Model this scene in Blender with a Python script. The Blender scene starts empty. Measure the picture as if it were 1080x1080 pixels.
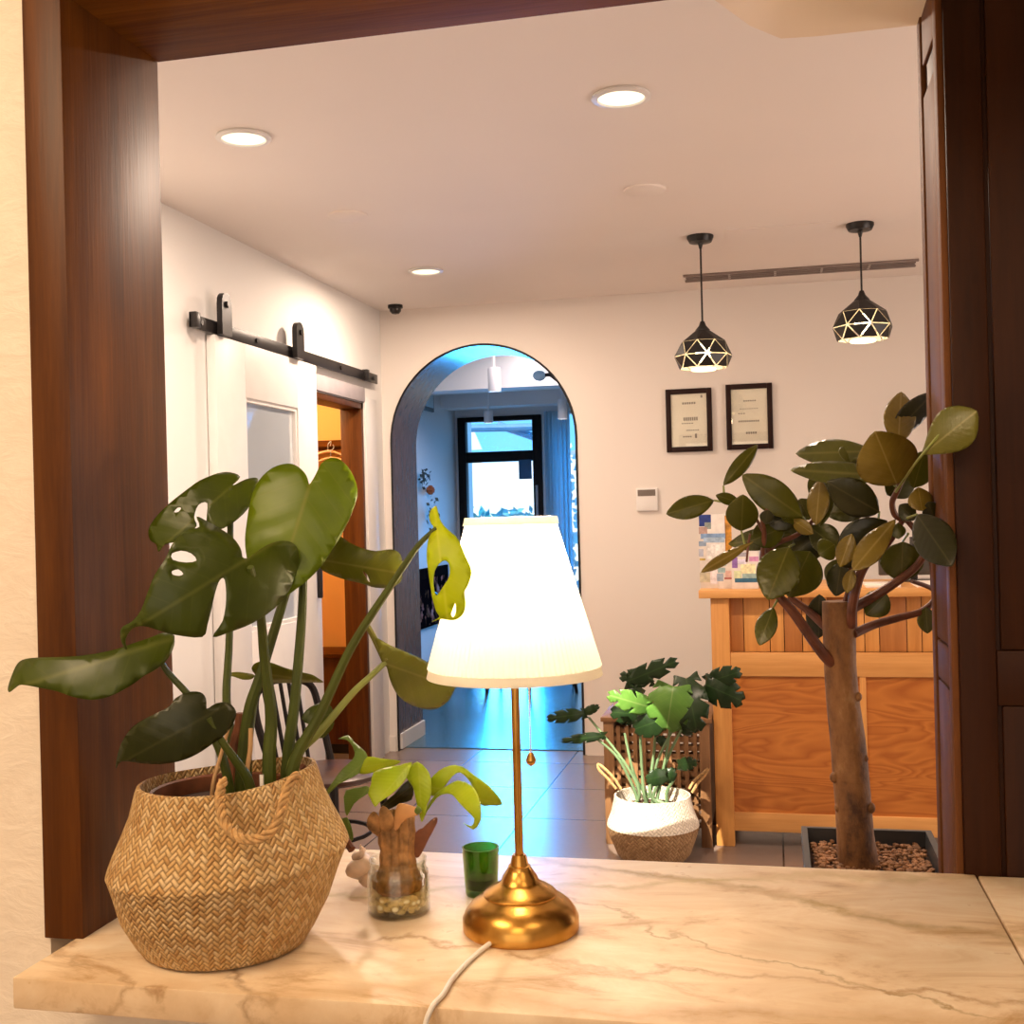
import bpy, bmesh, math, random
from mathutils import Vector, Matrix
from mathutils.geometry import delaunay_2d_cdt
random.seed(7)
S = bpy.context.scene
COL = S.collection
pi, sin, cos = math.pi, math.sin, math.cos

# ------------------------------------------------------------------ camera
H = 1.45                                   # eye height above the tiled floor
FPX, YAW, PITCH, ROLL = 1224.0, 12.75, 0.09, 1.45
_y, _p, _r = (math.radians(v) for v in (YAW, PITCH, ROLL))
FWD = Vector((-sin(_y)*cos(_p), cos(_y)*cos(_p), sin(_p)))
_rt = Vector((cos(_y), sin(_y), 0)); _up = _rt.cross(FWD)
RT = _rt*cos(_r) - _up*sin(_r); UP = _up*cos(_r) + _rt*sin(_r)
EYE = Vector((0, 0, H))
cd = bpy.data.cameras.new('camera'); cam = bpy.data.objects.new('camera', cd); COL.objects.link(cam)
cd.sensor_width = 36; cd.lens = FPX/1080*36; cd.clip_start = .02; cd.clip_end = 200
M3 = Matrix((RT, UP, -FWD)).transposed()
cam.matrix_world = Matrix.Translation(EYE) @ M3.to_4x4()
S.camera = cam

# ------------------------------------------------------------------ exposure, sky, sun, large lights
S.view_settings.view_transform = 'Standard'; S.view_settings.look = 'None'
S.view_settings.gamma = 1; S.view_settings.use_curve_mapping = False
S.view_settings.exposure = 0.08
W = bpy.data.worlds.new('sky'); S.world = W; W.use_nodes = True
wb = W.node_tree.nodes['Background']; wb.inputs[0].default_value = (.16, .52, 1.0, 1); wb.inputs[1].default_value = 1.9

def light(name, kind, loc, energy, color, size=.1, aim=None, spot=None, blend=.3, sizey=None, spread=None):
    l = bpy.data.lights.new(name, kind); o = bpy.data.objects.new(name, l); COL.objects.link(o)
    o.location = loc; l.energy = energy; l.color = color
    if kind == 'AREA':
        l.size = size
        if sizey: l.shape = 'RECTANGLE'; l.size_y = sizey
        else: l.shape = 'DISK'
        if spread: l.spread = math.radians(spread)
    elif kind == 'SUN': l.angle = size
    else: l.shadow_soft_size = size
    if spot: l.spot_size = math.radians(spot); l.spot_blend = blend
    if aim is not None:
        d = Vector(aim) - Vector(loc); o.rotation_euler = d.to_track_quat('-Z', 'Y').to_euler()
    return o
WARM = (1.0, .72, .45); NEUT = (1.0, .77, .595); DAY = (.03, .40, 1.0)
# assumed ceiling lamps of the cafe side, unseen, no fixtures built (behind and above the camera)
for (x, y, e) in ((-1.35, .1, 36), (.9, .1, 9), (-.1, -1.3, 24)):
    light('cafe_assumed_lamp', 'AREA', (x, y, 2.70), e, WARM, 1.0)
light('cafe_fill', 'AREA', (-.1, -2.4, 1.5), 20, (1, .90, .80), 3.2, aim=(-.1, 3, 1.5), sizey=1.7)  # unseen soft fill added behind the camera, no window built there
light('right_fill', 'AREA', (2.9, 4.0, 1.3), 62, (1, .82, .72), 2.4, aim=(-2, 4.2, 2.0), sizey=1.6)  # added fill at the right wall to lift the ceiling, no window there
# daylight through the glazed street front of the far room
light('street_daylight', 'AREA', (-2.75, 12.7, 1.35), 62, DAY, .9, aim=(-1.75, 7.2, .2), sizey=2.0, spread=80)
light('far_room_fill', 'AREA', (-1.6, 9.6, 3.0), 46, (1, .86, .86), 1.6)  # added soft fill near the far ceiling, helps its small spotlights
light('street_sun', 'SUN', (0, 0, 9), 6.0, (1, .9, .72), .01, aim=(-1.5, 7.5, 0))
# assumed sunbeam on the plant basket beside the desk
light('assumed_sun_spot', 'SPOT', (-1.1, 2.6, 2.55), 1500, (1, .93, .78), .006, aim=(-.60, 4.68, .44), spot=8.0, blend=.06)  # added spot lamp hung inside the room, no window built

# ------------------------------------------------------------------ helpers
def ray(px, py): return FWD + RT*((px-540)/FPX) - UP*((py-540)/FPX)
def at(px, py, Y): r = ray(px, py); return EYE + r*(Y/r.y)
def atx(px, py, X): r = ray(px, py); return EYE + r*(X/r.x)
def atz(px, py, Z): r = ray(px, py); return EYE + r*((Z-H)/r.z)

def box(bm, x0, x1, y0, y1, z0, z1, bev=0):
    r = bmesh.ops.create_cube(bm, size=1)
    vs = r['verts']
    for v in vs:
        v.co = Vector(((x0+x1)/2+v.co.x*(x1-x0), (y0+y1)/2+v.co.y*(y1-y0), (z0+z1)/2+v.co.z*(z1-z0)))
    if bev:
        es = list({e for v in vs for e in v.link_edges})
        bmesh.ops.bevel(bm, geom=es, offset=bev, segments=2, affect='EDGES', profile=.5)
def lathe(bm, prof, c=(0, 0, 0), seg=40, cap=False, mod=None):
    rings = []
    for (r, z) in prof:
        ring = []
        for i in range(seg):
            a = 2*pi*i/seg; rr = r if mod is None else r*mod(a, z)
            ring.append(bm.verts.new((c[0]+rr*cos(a), c[1]+rr*sin(a), c[2]+z)))
        rings.append(ring)
    for a, b in zip(rings, rings[1:]):
        for i in range(seg):
            j = (i+1) % seg
            bm.faces.new((a[i], a[j], b[j], b[i]))
    if cap:
        bm.faces.new(list(reversed(rings[0]))); bm.faces.new(rings[-1])
    return rings
def tube(bm, pts, rad, seg=8, cap=True):
    pts = [Vector(p) for p in pts]; n = len(pts)
    rad = rad if isinstance(rad, (list, tuple)) else [rad]*n
    T = [(pts[min(i+1, n-1)]-pts[max(i-1, 0)]).normalized() for i in range(n)]
    u = T[0].orthogonal().normalized(); rings = []
    for i in range(n):
        u = (u - T[i]*u.dot(T[i])).normalized(); v = T[i].cross(u)
        rings.append([bm.verts.new(pts[i]+(u*cos(2*pi*k/seg)+v*sin(2*pi*k/seg))*rad[i]) for k in range(seg)])
    for a, b in zip(rings, rings[1:]):
        for i in range(seg): bm.faces.new((a[i], a[(i+1) % seg], b[(i+1) % seg], b[i]))
    if cap: bm.faces.new(list(reversed(rings[0]))); bm.faces.new(rings[-1])
def smooth_pts(pts, n=6):
    pts = [Vector(p) for p in pts]; out = []
    for i in range(len(pts)-1):
        p0 = pts[max(i-1, 0)]; p1 = pts[i]; p2 = pts[i+1]; p3 = pts[min(i+2, len(pts)-1)]
        for k in range(n):
            t = k/n
            out.append(.5*((2*p1)+(p2-p0)*t+(2*p0-5*p1+4*p2-p3)*t*t+(3*p1-p0-3*p2+p3)*t**3))
    out.append(pts[-1]); return out
def lerp_list(a, n):
    return [a[0]+(a[1]-a[0])*i/(n-1) for i in range(n)]
def sphere(bm, c, r, sub=2, sc=(1, 1, 1)):
    q = bmesh.ops.create_icosphere(bm, subdivisions=sub, radius=r)
    for v in q['verts']: v.co = Vector((c[0]+v.co.x*sc[0], c[1]+v.co.y*sc[1], c[2]+v.co.z*sc[2]))
    return q['verts']

def setp(o, label=None, cat=None, group=None, kind=None):
    if label: o['label'] = label
    if cat: o['category'] = cat
    if group: o['group'] = group
    if kind: o['kind'] = kind
    return o
def obj(name, bm, m, parent=None, smooth=True, label=None, sharp=35):
    me = bpy.data.meshes.new(name); bmesh.ops.recalc_face_normals(bm, faces=bm.faces[:])
    bm.to_mesh(me); bm.free()
    for mm in (m if isinstance(m, (list, tuple)) else [m]): me.materials.append(mm)
    if smooth:
        me.polygons.foreach_set('use_smooth', [True]*len(me.polygons))
        me.set_sharp_from_angle(angle=math.radians(sharp))
    o = bpy.data.objects.new(name, me); COL.objects.link(o)
    if parent: child(o, parent)
    if label: o['label'] = label
    return o
def root_loc(o):
    l = Vector(o.location)
    while o.parent: o = o.parent; l = l + Vector(o.location)
    return l
def world_shift(o):                         # accumulated translation of an un-rotated ancestor chain
    v = Vector((0, 0, 0))
    while o: v += Vector(o.location) + o.matrix_parent_inverse.translation; o = o.parent
    return v
def child(o, parent):
    o.parent = parent; o.matrix_parent_inverse = Matrix.Translation(-world_shift(parent))
def thing(name, label, cat, loc, group=None):
    o = bpy.data.objects.new(name, None); COL.objects.link(o); o.location = loc; o.empty_display_size = .05
    return setp(o, label, cat, group)
def struct(name, bm, m, smooth=True):
    return setp(obj(name, bm, m, None, smooth), kind='structure')
def NB(): return bmesh.new()

# ------------------------------------------------------------------ materials
class NT:
    def __init__(s, name):
        s.m = bpy.data.materials.new(name); s.m.use_nodes = True; s.t = s.m.node_tree
        s.b = s.t.nodes['Principled BSDF']
    def n(s, kind, **kw):
        x = s.t.nodes.new(kind)
        for k, v in kw.items(): setattr(x, k, v)
        return x
    def l(s, a, b): s.t.links.new(a, b)
    def val(s, sock, v): sock.default_value = v
    def math(s, op, a, b=None, c=None):
        x = s.n('ShaderNodeMath', operation=op)
        for i, v in enumerate((a, b, c)):
            if v is None: continue
            if isinstance(v, (int, float)): x.inputs[i].default_value = v
            else: s.l(v, x.inputs[i])
        return x.outputs[0]
    def coord(s, scale=(1, 1, 1), rot=(0, 0, 0), which='Object'):
        c = s.n('ShaderNodeTexCoord'); mp = s.n('ShaderNodeMapping')
        mp.inputs['Scale'].default_value = scale; mp.inputs['Rotation'].default_value = rot
        s.l(c.outputs[which], mp.inputs['Vector']); return mp.outputs[0]
    def noise(s, vec, scale, detail=4, rough=.5, dist=0):
        x = s.n('ShaderNodeTexNoise'); x.inputs['Scale'].default_value = scale; x.inputs['Detail'].default_value = detail
        x.inputs['Roughness'].default_value = rough; x.inputs['Distortion'].default_value = dist
        if vec is not None: s.l(vec, x.inputs['Vector'])
        return x.outputs['Fac']
    def ramp(s, fac, stops, interp='LINEAR'):
        x = s.n('ShaderNodeValToRGB'); e = x.color_ramp.elements; x.color_ramp.interpolation = interp
        while len(e) < len(stops): e.new(.5)
        for el, (p, c) in zip(e, stops): el.position = p; el.color = (*c, 1) if len(c) == 3 else c
        s.l(fac, x.inputs[0]); return x.outputs[0]
    def mix(s, fac, a, b, mode='MIX'):
        x = s.n('ShaderNodeMix', data_type='RGBA', blend_type=mode)
        for sock, v in ((x.inputs[0], fac), (x.inputs[6], a), (x.inputs[7], b)):
            if isinstance(v, (int, float)): sock.default_value = v
            elif isinstance(v, tuple): sock.default_value = (*v, 1) if len(v) == 3 else v
            else: s.l(v, sock)
        return x.outputs[2]
    def bump(s, h, strength=.3, dist=.01):
        x = s.n('ShaderNodeBump'); x.inputs['Strength'].default_value = strength; x.inputs['Distance'].default_value = dist
        s.l(h, x.inputs['Height']); s.l(x.outputs[0], s.b.inputs['Normal'])
    def set(s, **kw):
        names = dict(color='Base Color', rough='Roughness', metal='Metallic', spec='Specular IOR Level', trans='Transmission Weight',
                     ior='IOR', emit='Emission Color', estr='Emission Strength', coat='Coat Weight', coatr='Coat Roughness', alpha='Alpha',
                     sss='Subsurface Weight')
        for k, v in kw.items():
            sock = s.b.inputs[names[k]]
            if isinstance(v, tuple): sock.default_value = (*v, 1) if len(v) == 3 else v
            elif isinstance(v, (int, float)): sock.default_value = v
            else: s.l(v, sock)
        return s
def plain(name, c, rough=.5, metal=0, var=.08, scale=12, **kw):
    q = NT(name); v = q.noise(q.coord(), scale, 3)
    hi = tuple(min(1, x*(1+var)) for x in c); lo = tuple(x*(1-var) for x in c)
    q.set(color=q.ramp(v, [(.3, lo), (.7, hi)]), rough=rough, metal=metal, **kw); return q.m
def wood(name, dark, light_, axis='Z', scale=1., rough=.4, contrast=(.3, .7), bump=.08, fine=True, spec=.5):
    q = NT(name); sc = {'X': (.06, 1, 1), 'Y': (1, .06, 1), 'Z': (1, 1, .06)}[axis]
    v = q.coord(sc)
    a = q.noise(v, 22*scale, 6, .6, .6); b = q.noise(v, 120*scale, 3, .6)
    f = q.math('ADD', q.math('MULTIPLY', a, .75), q.math('MULTIPLY', b, .25))
    c = q.ramp(f, [(contrast[0], dark), (contrast[1], light_)])
    q.set(color=c, rough=rough, spec=spec); q.bump(b, bump, .002); return q.m
def wall_mat(name, c, rough=.75, bump=.05, scale=60):
    q = NT(name); v = q.noise(q.coord(), scale, 4); g = q.noise(q.coord(), 1.3, 2)
    q.set(color=q.ramp(g, [(.3, tuple(x*.97 for x in c)), (.7, c)]), rough=rough, spec=.3); q.bump(v, bump, .004); return q.m
def emis(name, c, st):
    q = NT(name); q.set(color=(.02, .02, .02), emit=c, estr=st); return q.m
def glass(name, c, rough=.02, thin=False):
    """clear glass whose shadows stay light: a fresnel gloss over a tinted transparent pane (thin) or real refraction"""
    if not thin:
        q = NT(name); q.set(color=c, rough=rough, trans=1, ior=1.45); return q.m
    q = NT(name); t = q.n('ShaderNodeBsdfTransparent'); t.inputs[0].default_value = (*c, 1)
    g = q.n('ShaderNodeBsdfGlossy'); g.inputs['Roughness'].default_value = rough
    lw = q.n('ShaderNodeLayerWeight'); f = q.math('MULTIPLY_ADD', q.math('POWER', lw.outputs['Facing'], 3), .85, .06)
    m = q.n('ShaderNodeMixShader'); q.l(f, m.inputs[0]); q.l(t.outputs[0], m.inputs[1]); q.l(g.outputs[0], m.inputs[2])
    q.l(m.outputs[0], q.t.nodes['Material Output'].inputs[0]); return q.m

def leaf_mat(name, c1, c2, rib, rough=.32, transl=.25, veins=7, pale=.42, tcol=None, relief=.10):
    q = NT(name)
    uv = q.n('ShaderNodeUVMap'); sp = q.n('ShaderNodeSeparateXYZ'); q.l(uv.outputs[0], sp.inputs[0])
    t, s = sp.outputs[0], sp.outputs[1]
    a = q.math('ABSOLUTE', s)
    mid = q.math('SUBTRACT', 1, q.math('SMOOTH_MIN', q.math('DIVIDE', a, .022), 1, .2))
    ph = q.math('MULTIPLY', q.math('SUBTRACT', t, q.math('MULTIPLY', a, .75)), veins)
    side = q.math('ABSOLUTE', q.math('SUBTRACT', q.math('FRACT', ph), .5))
    sv = q.math('MULTIPLY', q.math('SUBTRACT', 1, q.math('SMOOTH_MIN', q.math('DIVIDE', side, .06), 1, .2)), .22)
    vein = q.math('MULTIPLY', q.math('MAXIMUM', q.math('MAXIMUM', mid, sv), 0), pale)
    base = q.ramp(q.noise(q.coord(), 14, 3), [(.3, c1), (.7, c2)])
    col = q.mix(vein, base, rib)
    q.set(color=col, rough=rough, spec=.38)
    tr = q.n('ShaderNodeBsdfTranslucent'); q.l(q.mix(.5, col, tcol or c2), tr.inputs[0])
    m = q.n('ShaderNodeMixShader'); m.inputs[0].default_value = transl
    q.l(q.b.outputs[0], m.inputs[1]); q.l(tr.outputs[0], m.inputs[2])
    q.l(m.outputs[0], q.t.nodes['Material Output'].inputs[0])
    q.bump(side, relief, .004)
    return q.m

def weave_mat(name, c1, c2, c3, n=26, rough=.65, bump=1.0):
    """diagonal twill of flat strips; uv = (metres round, metres up) x n"""
    q = NT(name)
    uv = q.n('ShaderNodeUVMap'); sp = q.n('ShaderNodeSeparateXYZ'); q.l(uv.outputs[0], sp.inputs[0])
    u, v = q.math('MULTIPLY', sp.outputs[0], n), q.math('MULTIPLY', sp.outputs[1], n)
    p, r = q.math('ADD', u, v), q.math('SUBTRACT', u, v)
    fp, fr = q.math('FLOOR', p), q.math('FLOOR', r)
    fm = lambda x, m: q.math('FLOORED_MODULO', x, m)
    par = q.math('LESS_THAN', fm(q.math('ADD', fp, fr), 4), 1.5)
    hp = q.math('SINE', q.math('MULTIPLY', q.math('FRACT', p), pi)); hr = q.math('SINE', q.math('MULTIPLY', q.math('FRACT', r), pi))
    lp = q.math('SINE', q.math('MULTIPLY', fm(q.math('ADD', fp, r), 4), pi/2)); lr = q.math('SINE', q.math('MULTIPLY', fm(q.math('ADD', q.math('ADD', p, fr), 2), 4), pi/2))
    mx = lambda x: q.math('MAXIMUM', x, 0)
    def sel(a, b): return q.math('ADD', q.math('MULTIPLY', par, a), q.math('MULTIPLY', q.math('SUBTRACT', 1, par), b))
    h = q.math('MULTIPLY', q.math('POWER', mx(sel(hp, hr)), .55), q.math('ADD', .35, q.math('MULTIPLY', q.math('POWER', mx(sel(lp, lr)), .6), .65)))
    seg_ = q.math('FLOOR', q.math('DIVIDE', q.math('ADD', fp, fr), 4))
    cb = q.n('ShaderNodeCombineXYZ'); q.l(sel(fp, q.math('ADD', fr, 311)), cb.inputs[0]); q.l(seg_, cb.inputs[1])
    wn = q.n('ShaderNodeTexWhiteNoise', noise_dimensions='2D'); q.l(cb.outputs[0], wn.inputs['Vector'])
    cc = q.ramp(wn.outputs[0], [(0, c1), (.5, c2), (1, c3)])
    big = q.noise(q.coord(), 9, 2)
    cc = q.mix(q.math('MULTIPLY', big, .5), cc, c1)
    seam = q.math('MULTIPLY', q.math('SUBTRACT', 1, q.math('SMOOTH_MIN', q.math('MULTIPLY', h, 1.6), 1, .1)), .75)
    q.set(color=q.mix(seam, cc, tuple(x*.32 for x in c1)), rough=rough, spec=.35)
    q.bump(h, bump, .006); return q.m

M = {}
M['wall'] = wall_mat('white_wall_paint', (.78, .725, .67), bump=.03)
M['ceil'] = wall_mat('ceiling_paint', (.88, .81, .755), bump=.02)
M['wall_l'] = wall_mat('left_wall_paint', (.80, .79, .77), bump=.03)
M['soffit'] = wall_mat('soffit_lamp_warmth', (.84, .68, .52), bump=.02)  # warm glow of the near lamps is put into this colour
M['white'] = plain('white_satin_paint', (.78, .76, .74), .45, var=.02)
M['black'] = plain('black_metal', (.012, .01, .01), .4, .2)
M['blackwood'] = plain('black_lacquered_wood', (.010, .007, .006), .5, spec=.15)
M['darkwood'] = wood('dark_stained_oak', (.034, .0075, .0007), (.150, .047, .0048), 'Z', 1.3, .42, (.25, .75), .15, spec=.28)
M['darkwood_x'] = wood('dark_stained_oak_header', (.045, .011, .0008), (.18, .058, .006), 'X', 1.3, .65, (.25, .75), .15, spec=.06)
M['panelwood'] = wood('dark_walnut_panel', (.012, .0028, .0006), (.044, .0115, .0018), 'Z', 1.2, .5, (.2, .8), .1, spec=.15)
M['sidewood'] = wood('walnut_reveal_panel', (.065, .022, .007), (.17, .062, .018), 'Z', 1.2, .6, (.2, .8), .1, spec=.12)
M['pine'] = wood('pine_boards', (.50, .20, .045), (.74, .36, .10), 'Z', .9, .45, (.3, .7), .05)
M['pine_x'] = wood('pine_rail', (.55, .24, .06), (.80, .42, .14), 'X', .6, .45, (.3, .7), .05)
M['dark_edge'] = wood('reddish_worktop', (.10, .03, .01), (.35, .14, .04), 'X', 1, .35)
M['cratewood'] = wood('acacia_crate_wood', (.16, .07, .025), (.30, .15, .06), 'Z', 1, .5)
M['walnut_chair'] = wood('brown_chair_seat', (.02, .006, .003), (.06, .02, .008), 'Y', 1, .35)
M['grey'] = plain('grey_metal', (.35, .33, .32), .4, .5)
M['paper'] = plain('ivory_paper', (.92, .85, .78), .6, var=.03)
M['ink'] = plain('grey_ink', (.30, .26, .24), .7)
M['brass'] = NT('antique_brass')
_q = M['brass']; _v = _q.noise(_q.coord((1, 1, .2)), 60, 3)
_q.set(color=_q.ramp(_v, [(.3, (.52, .27, .055)), (.7, (.64, .36, .09))]), metal=1, rough=.27); M['brass'] = _q.m
M['cord'] = plain('white_cable', (.80, .76, .70), .4, var=.03)
M['soil'] = plain('dark_soil', (.05, .02, .01), .95, var=.6, scale=90)
M['stem'] = plain('green_stem', (.060, .082, .010), .45, var=.25)
M['stem_pale'] = plain('pale_green_stem', (.22, .26, .06), .4, var=.2)
M['stem_far'] = plain('blue_green_stem', (.16, .25, .12), .5, var=.2)
M['drystem'] = plain('dry_red_brown_sheath', (.17, .055, .022), .6, var=.4, scale=40)
M['stake'] = wood('bamboo_stake', (.5, .28, .12), (.66, .42, .2), 'Z', 1, .5)
M['bark'] = None
_q = NT('rubber_tree_bark'); _v = _q.noise(_q.coord((1, 1, .5)), 26, 6, .65); _w = _q.noise(_q.coord((.5, .5, 2.2)), 34, 3)
_q.set(color=_q.ramp(_v, [(.32, (.055, .020, .006)), (.48, (.185, .078, .021)), (.62, (.25, .115, .036)), (.75, (.36, .20, .085))]), rough=.7); _q.bump(_q.math('ADD', _q.math('MULTIPLY', _w, .4), _v), .7, .007); M['bark'] = _q.m
M['branch'] = plain('reddish_branch', (.13, .040, .018), .5, var=.35, scale=30)
M['leaf'] = leaf_mat('monstera_leaf_green', (.036, .055, .0015), (.062, .088, .002), (.16, .18, .03), .34, .16, 6)
M['leaf_bright'] = leaf_mat('monstera_leaf_fresh', (.100, .160, .001), (.145, .215, .002), (.30, .28, .05), .36, .2, 6)
M['leaf_dark'] = leaf_mat('monstera_leaf_dark', (.012, .017, .0015), (.024, .030, .002), (.07, .07, .02), .32, .08, 6)
M['leaf_lime'] = leaf_mat('monstera_leaf_lime', (.42, .52, .003), (.60, .68, .006), (.70, .72, .08), .4, .4, 5, .5)
M['leaf_olive'] = leaf_mat('monstera_leaf_olive', (.10, .115, .006), (.17, .18, .014), (.32, .28, .08), .35, .2, 5)
M['leaf_jar'] = leaf_mat('lime_strap_leaf', (.30, .42, .01), (.46, .56, .025), (.55, .62, .1), .33, .35, 12, .3)
M['leaf_jard'] = leaf_mat('green_strap_leaf', (.11, .18, .03), (.17, .26, .05), (.3, .36, .1), .35, .3, 12, .3)
M['leaf_rub'] = leaf_mat('rubber_leaf_olive', (.046, .052, .003), (.086, .088, .006), (.26, .23, .07), .30, .08, 9, .32, relief=.04)
M['leaf_paddle'] = leaf_mat('rubber_leaf_pale_olive', (.10, .10, .008), (.15, .14, .014), (.42, .36, .14), .34, .15, 11, .5, relief=.06)
M['leaf_rubd'] = leaf_mat('rubber_leaf_dark', (.011, .013, .003), (.024, .025, .004), (.13, .11, .04), .30, .06, 9, .3, relief=.04)
M['leaf_rubg'] = leaf_mat('rubber_leaf_bronze', (.12, .085, .010), (.21, .15, .024), (.42, .32, .10), .26, .08, 9, .4, relief=.08)
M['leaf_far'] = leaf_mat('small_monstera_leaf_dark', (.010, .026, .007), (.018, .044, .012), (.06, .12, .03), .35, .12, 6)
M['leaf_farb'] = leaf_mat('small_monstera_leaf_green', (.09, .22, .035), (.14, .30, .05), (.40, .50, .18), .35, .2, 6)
M['weave'] = weave_mat('seagrass_weave', (.50, .28, .10), (.72, .48, .21), (.85, .65, .37), 118, bump=.75)
M['weave_far_top'] = weave_mat('white_seagrass_weave', (.62, .54, .42), (.70, .62, .50), (.76, .68, .56), 60, bump=.5)
M['weave_far'] = weave_mat('natural_seagrass_weave', (.30, .17, .075), (.42, .26, .125), (.50, .32, .16), 60, bump=.5)
M['rope'] = plain('twisted_seagrass_rope', (.50, .30, .12), .75, var=.4, scale=120)
M['glass'] = glass('clear_glass', (.97, .98, .95), .01, thin=True)
M['glass_thick'] = glass('clear_thick_glass', (.98, 1, .97), .0)
M['pane'] = glass('window_pane', (.93, .97, 1), .02, thin=True)
M['greenglass'] = glass('green_glass', (.36, .55, .15), .03, thin=True)
M['water'] = glass('brownish_water', (.90, .80, .58), .02, thin=True)
M['pebble'] = plain('cream_pebbles', (.80, .74, .52), .6, var=.25, scale=40)
M['stump'] = plain('papery_brown_stump', (.30, .155, .055), .75, var=.6, scale=60)
M['gravel'] = plain('brown_gravel', (.30, .15, .07), .8, var=.5, scale=60)
M['planter'] = plain('dark_grey_plastic', (.035, .037, .042), .35)
M['shell'] = plain('pale_pink_shell', (.66, .50, .38), .35, var=.3, scale=30)
M['led'] = emis('lit_downlight', (1, .84, .58), 1.7)
M['bulb'] = emis('lit_bulb', (1, .80, .48), 12)
M['closet'] = wall_mat('orange_wall', (.80, .46, .15), bump=.02)
M['screen'] = plain('dark_screen', (.06, .055, .05), .25)
M['maroon'] = plain('dark_brown_frame', (.018, .005, .003), .5, spec=.2)

# lampshade: white pleated cotton that lets light through
_q = NT('white_pleated_cotton')
_d = _q.n('ShaderNodeBsdfDiffuse'); _d.inputs[0].default_value = (.88, .86, .80, 1)
_t = _q.n('ShaderNodeBsdfTranslucent'); _t.inputs[0].default_value = (.95, .92, .84, 1)
_m = _q.n('ShaderNodeMixShader'); _m.inputs[0].default_value = .6
_q.l(_d.outputs[0], _m.inputs[1]); _q.l(_t.outputs[0], _m.inputs[2]); _q.l(_m.outputs[0], _q.t.nodes['Material Output'].inputs[0])
M['shade'] = _q.m
# floor tiles
_q = NT('brown_floor_tiles'); _v = _q.coord()
_b = _q.n('ShaderNodeTexBrick'); _b.offset = 0; _b.inputs['Scale'].default_value = 1; _b.inputs['Mortar Size'].default_value = .004
_b.inputs['Brick Width'].default_value = .6; _b.inputs['Row Height'].default_value = .6
_b.inputs['Color1'].default_value = (.25, .185, .15, 1); _b.inputs['Color2'].default_value = (.225, .165, .135, 1); _b.inputs['Mortar'].default_value = (.03, .022, .02, 1)
_q.l(_v, _b.inputs['Vector']); _n = _q.noise(_v, 30, 4)
_q.set(color=_q.mix(_q.math('MULTIPLY', _n, .3), _b.outputs[0], (.15, .105, .085)), rough=.24, spec=.45); M['tile'] = _q.m
# planked floor of the far room; reflected daylight blue is put into its colour
_q = NT('plank_floor_sky_tint'); _v = _q.coord()
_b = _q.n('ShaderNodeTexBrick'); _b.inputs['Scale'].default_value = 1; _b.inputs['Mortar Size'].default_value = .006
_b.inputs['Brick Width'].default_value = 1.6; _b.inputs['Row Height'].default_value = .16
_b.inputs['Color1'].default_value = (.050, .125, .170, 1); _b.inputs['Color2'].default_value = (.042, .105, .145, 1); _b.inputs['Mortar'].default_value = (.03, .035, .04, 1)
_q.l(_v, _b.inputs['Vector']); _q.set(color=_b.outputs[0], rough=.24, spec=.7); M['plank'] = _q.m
# rough white plaster of the cafe wall
_q = NT('trowelled_plaster'); _v = _q.coord((1, 1, 2.2)); _a = _q.noise(_v, 16, 6, .6, 1.2); _c = _q.noise(_v, 55, 4)
_h = _q.math('ADD', _q.math('POWER', _a, 2), _q.math('MULTIPLY', _c, .25))
_q.set(color=_q.ramp(_a, [(.3, (.80, .70, .58)), (.7, (.86, .77, .65))]), rough=.7, spec=.3); _q.bump(_h, .22, .012); M['plaster'] = _q.m
# marble: cream ground, rust and olive veins that wander
_q = NT('cream_marble'); _v = _q.coord(); _sp = _q.n('ShaderNodeSeparateXYZ'); _q.l(_v, _sp.inputs[0])
_n1 = _q.noise(_v, 3.0, 5, .6); _n2 = _q.noise(_v, 9, 6, .65); _n3 = _q.noise(_q.coord((1, 2.4, 1)), 5, 6, .7, .8); _n4 = _q.noise(_v, 45, 3)
_ground = _q.ramp(_n3, [(.32, (.50, .32, .16)), (.45, (.74, .57, .38)), (.62, (.82, .69, .51)), (.8, (.84, .75, .60))])
def _vein(ax, ay, slope, off, width, amp=.16):
    x, y, z = _sp.outputs
    d = _q.math('SUBTRACT', _q.math('SUBTRACT', y, _q.math('MULTIPLY', z, .6)), _q.math('ADD', _q.math('MULTIPLY', x, slope), off))
    d = _q.math('ADD', d, _q.math('MULTIPLY', _q.math('SUBTRACT', _n1, .5), amp)); d = _q.math('ADD', d, _q.math('MULTIPLY', _q.math('SUBTRACT', _n2, .5), .11))
    k = _q.math('SUBTRACT', 1, _q.math('SMOOTH_MIN', _q.math('DIVIDE', _q.math('ABSOLUTE', d), width), 1, .3))
    return _q.math('MULTIPLY', _q.math('MAXIMUM', k, 0), _q.ramp(_n3, [(.35, (.15,)*3), (.6, (1,)*3)]))
OFF = -.6*.91
_c = _ground
for (sl, of, wd, colr, am) in ((-.42, 1.64, .022, (.36, .24, .07), .16), (-.10, 1.37, .010, (.42, .24, .10), .22), (.25, 1.72, .018, (.52, .40, .17), .25),
                               (-.9, .72, .011, (.22, .11, .04), .24), (.05, 1.26, .045, (.52, .33, .16), .2), (-.3, 1.02, .009, (.30, .16, .06), .25), (-.55, 1.42, .007, (.34, .22, .08), .3)):
    _c = _q.mix(_q.math('MULTIPLY', _vein(0, 0, sl, of+OFF, wd, am), .9), _c, colr)
_sp2 = _q.math('GREATER_THAN', _q.math('MULTIPLY', _n4, _n3), .40)
_c = _q.mix(_q.math('MULTIPLY', _sp2, .35), _c, (.50, .30, .13))
_q.set(color=_c, rough=.42, spec=.3); M['marble'] = _q.m
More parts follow.
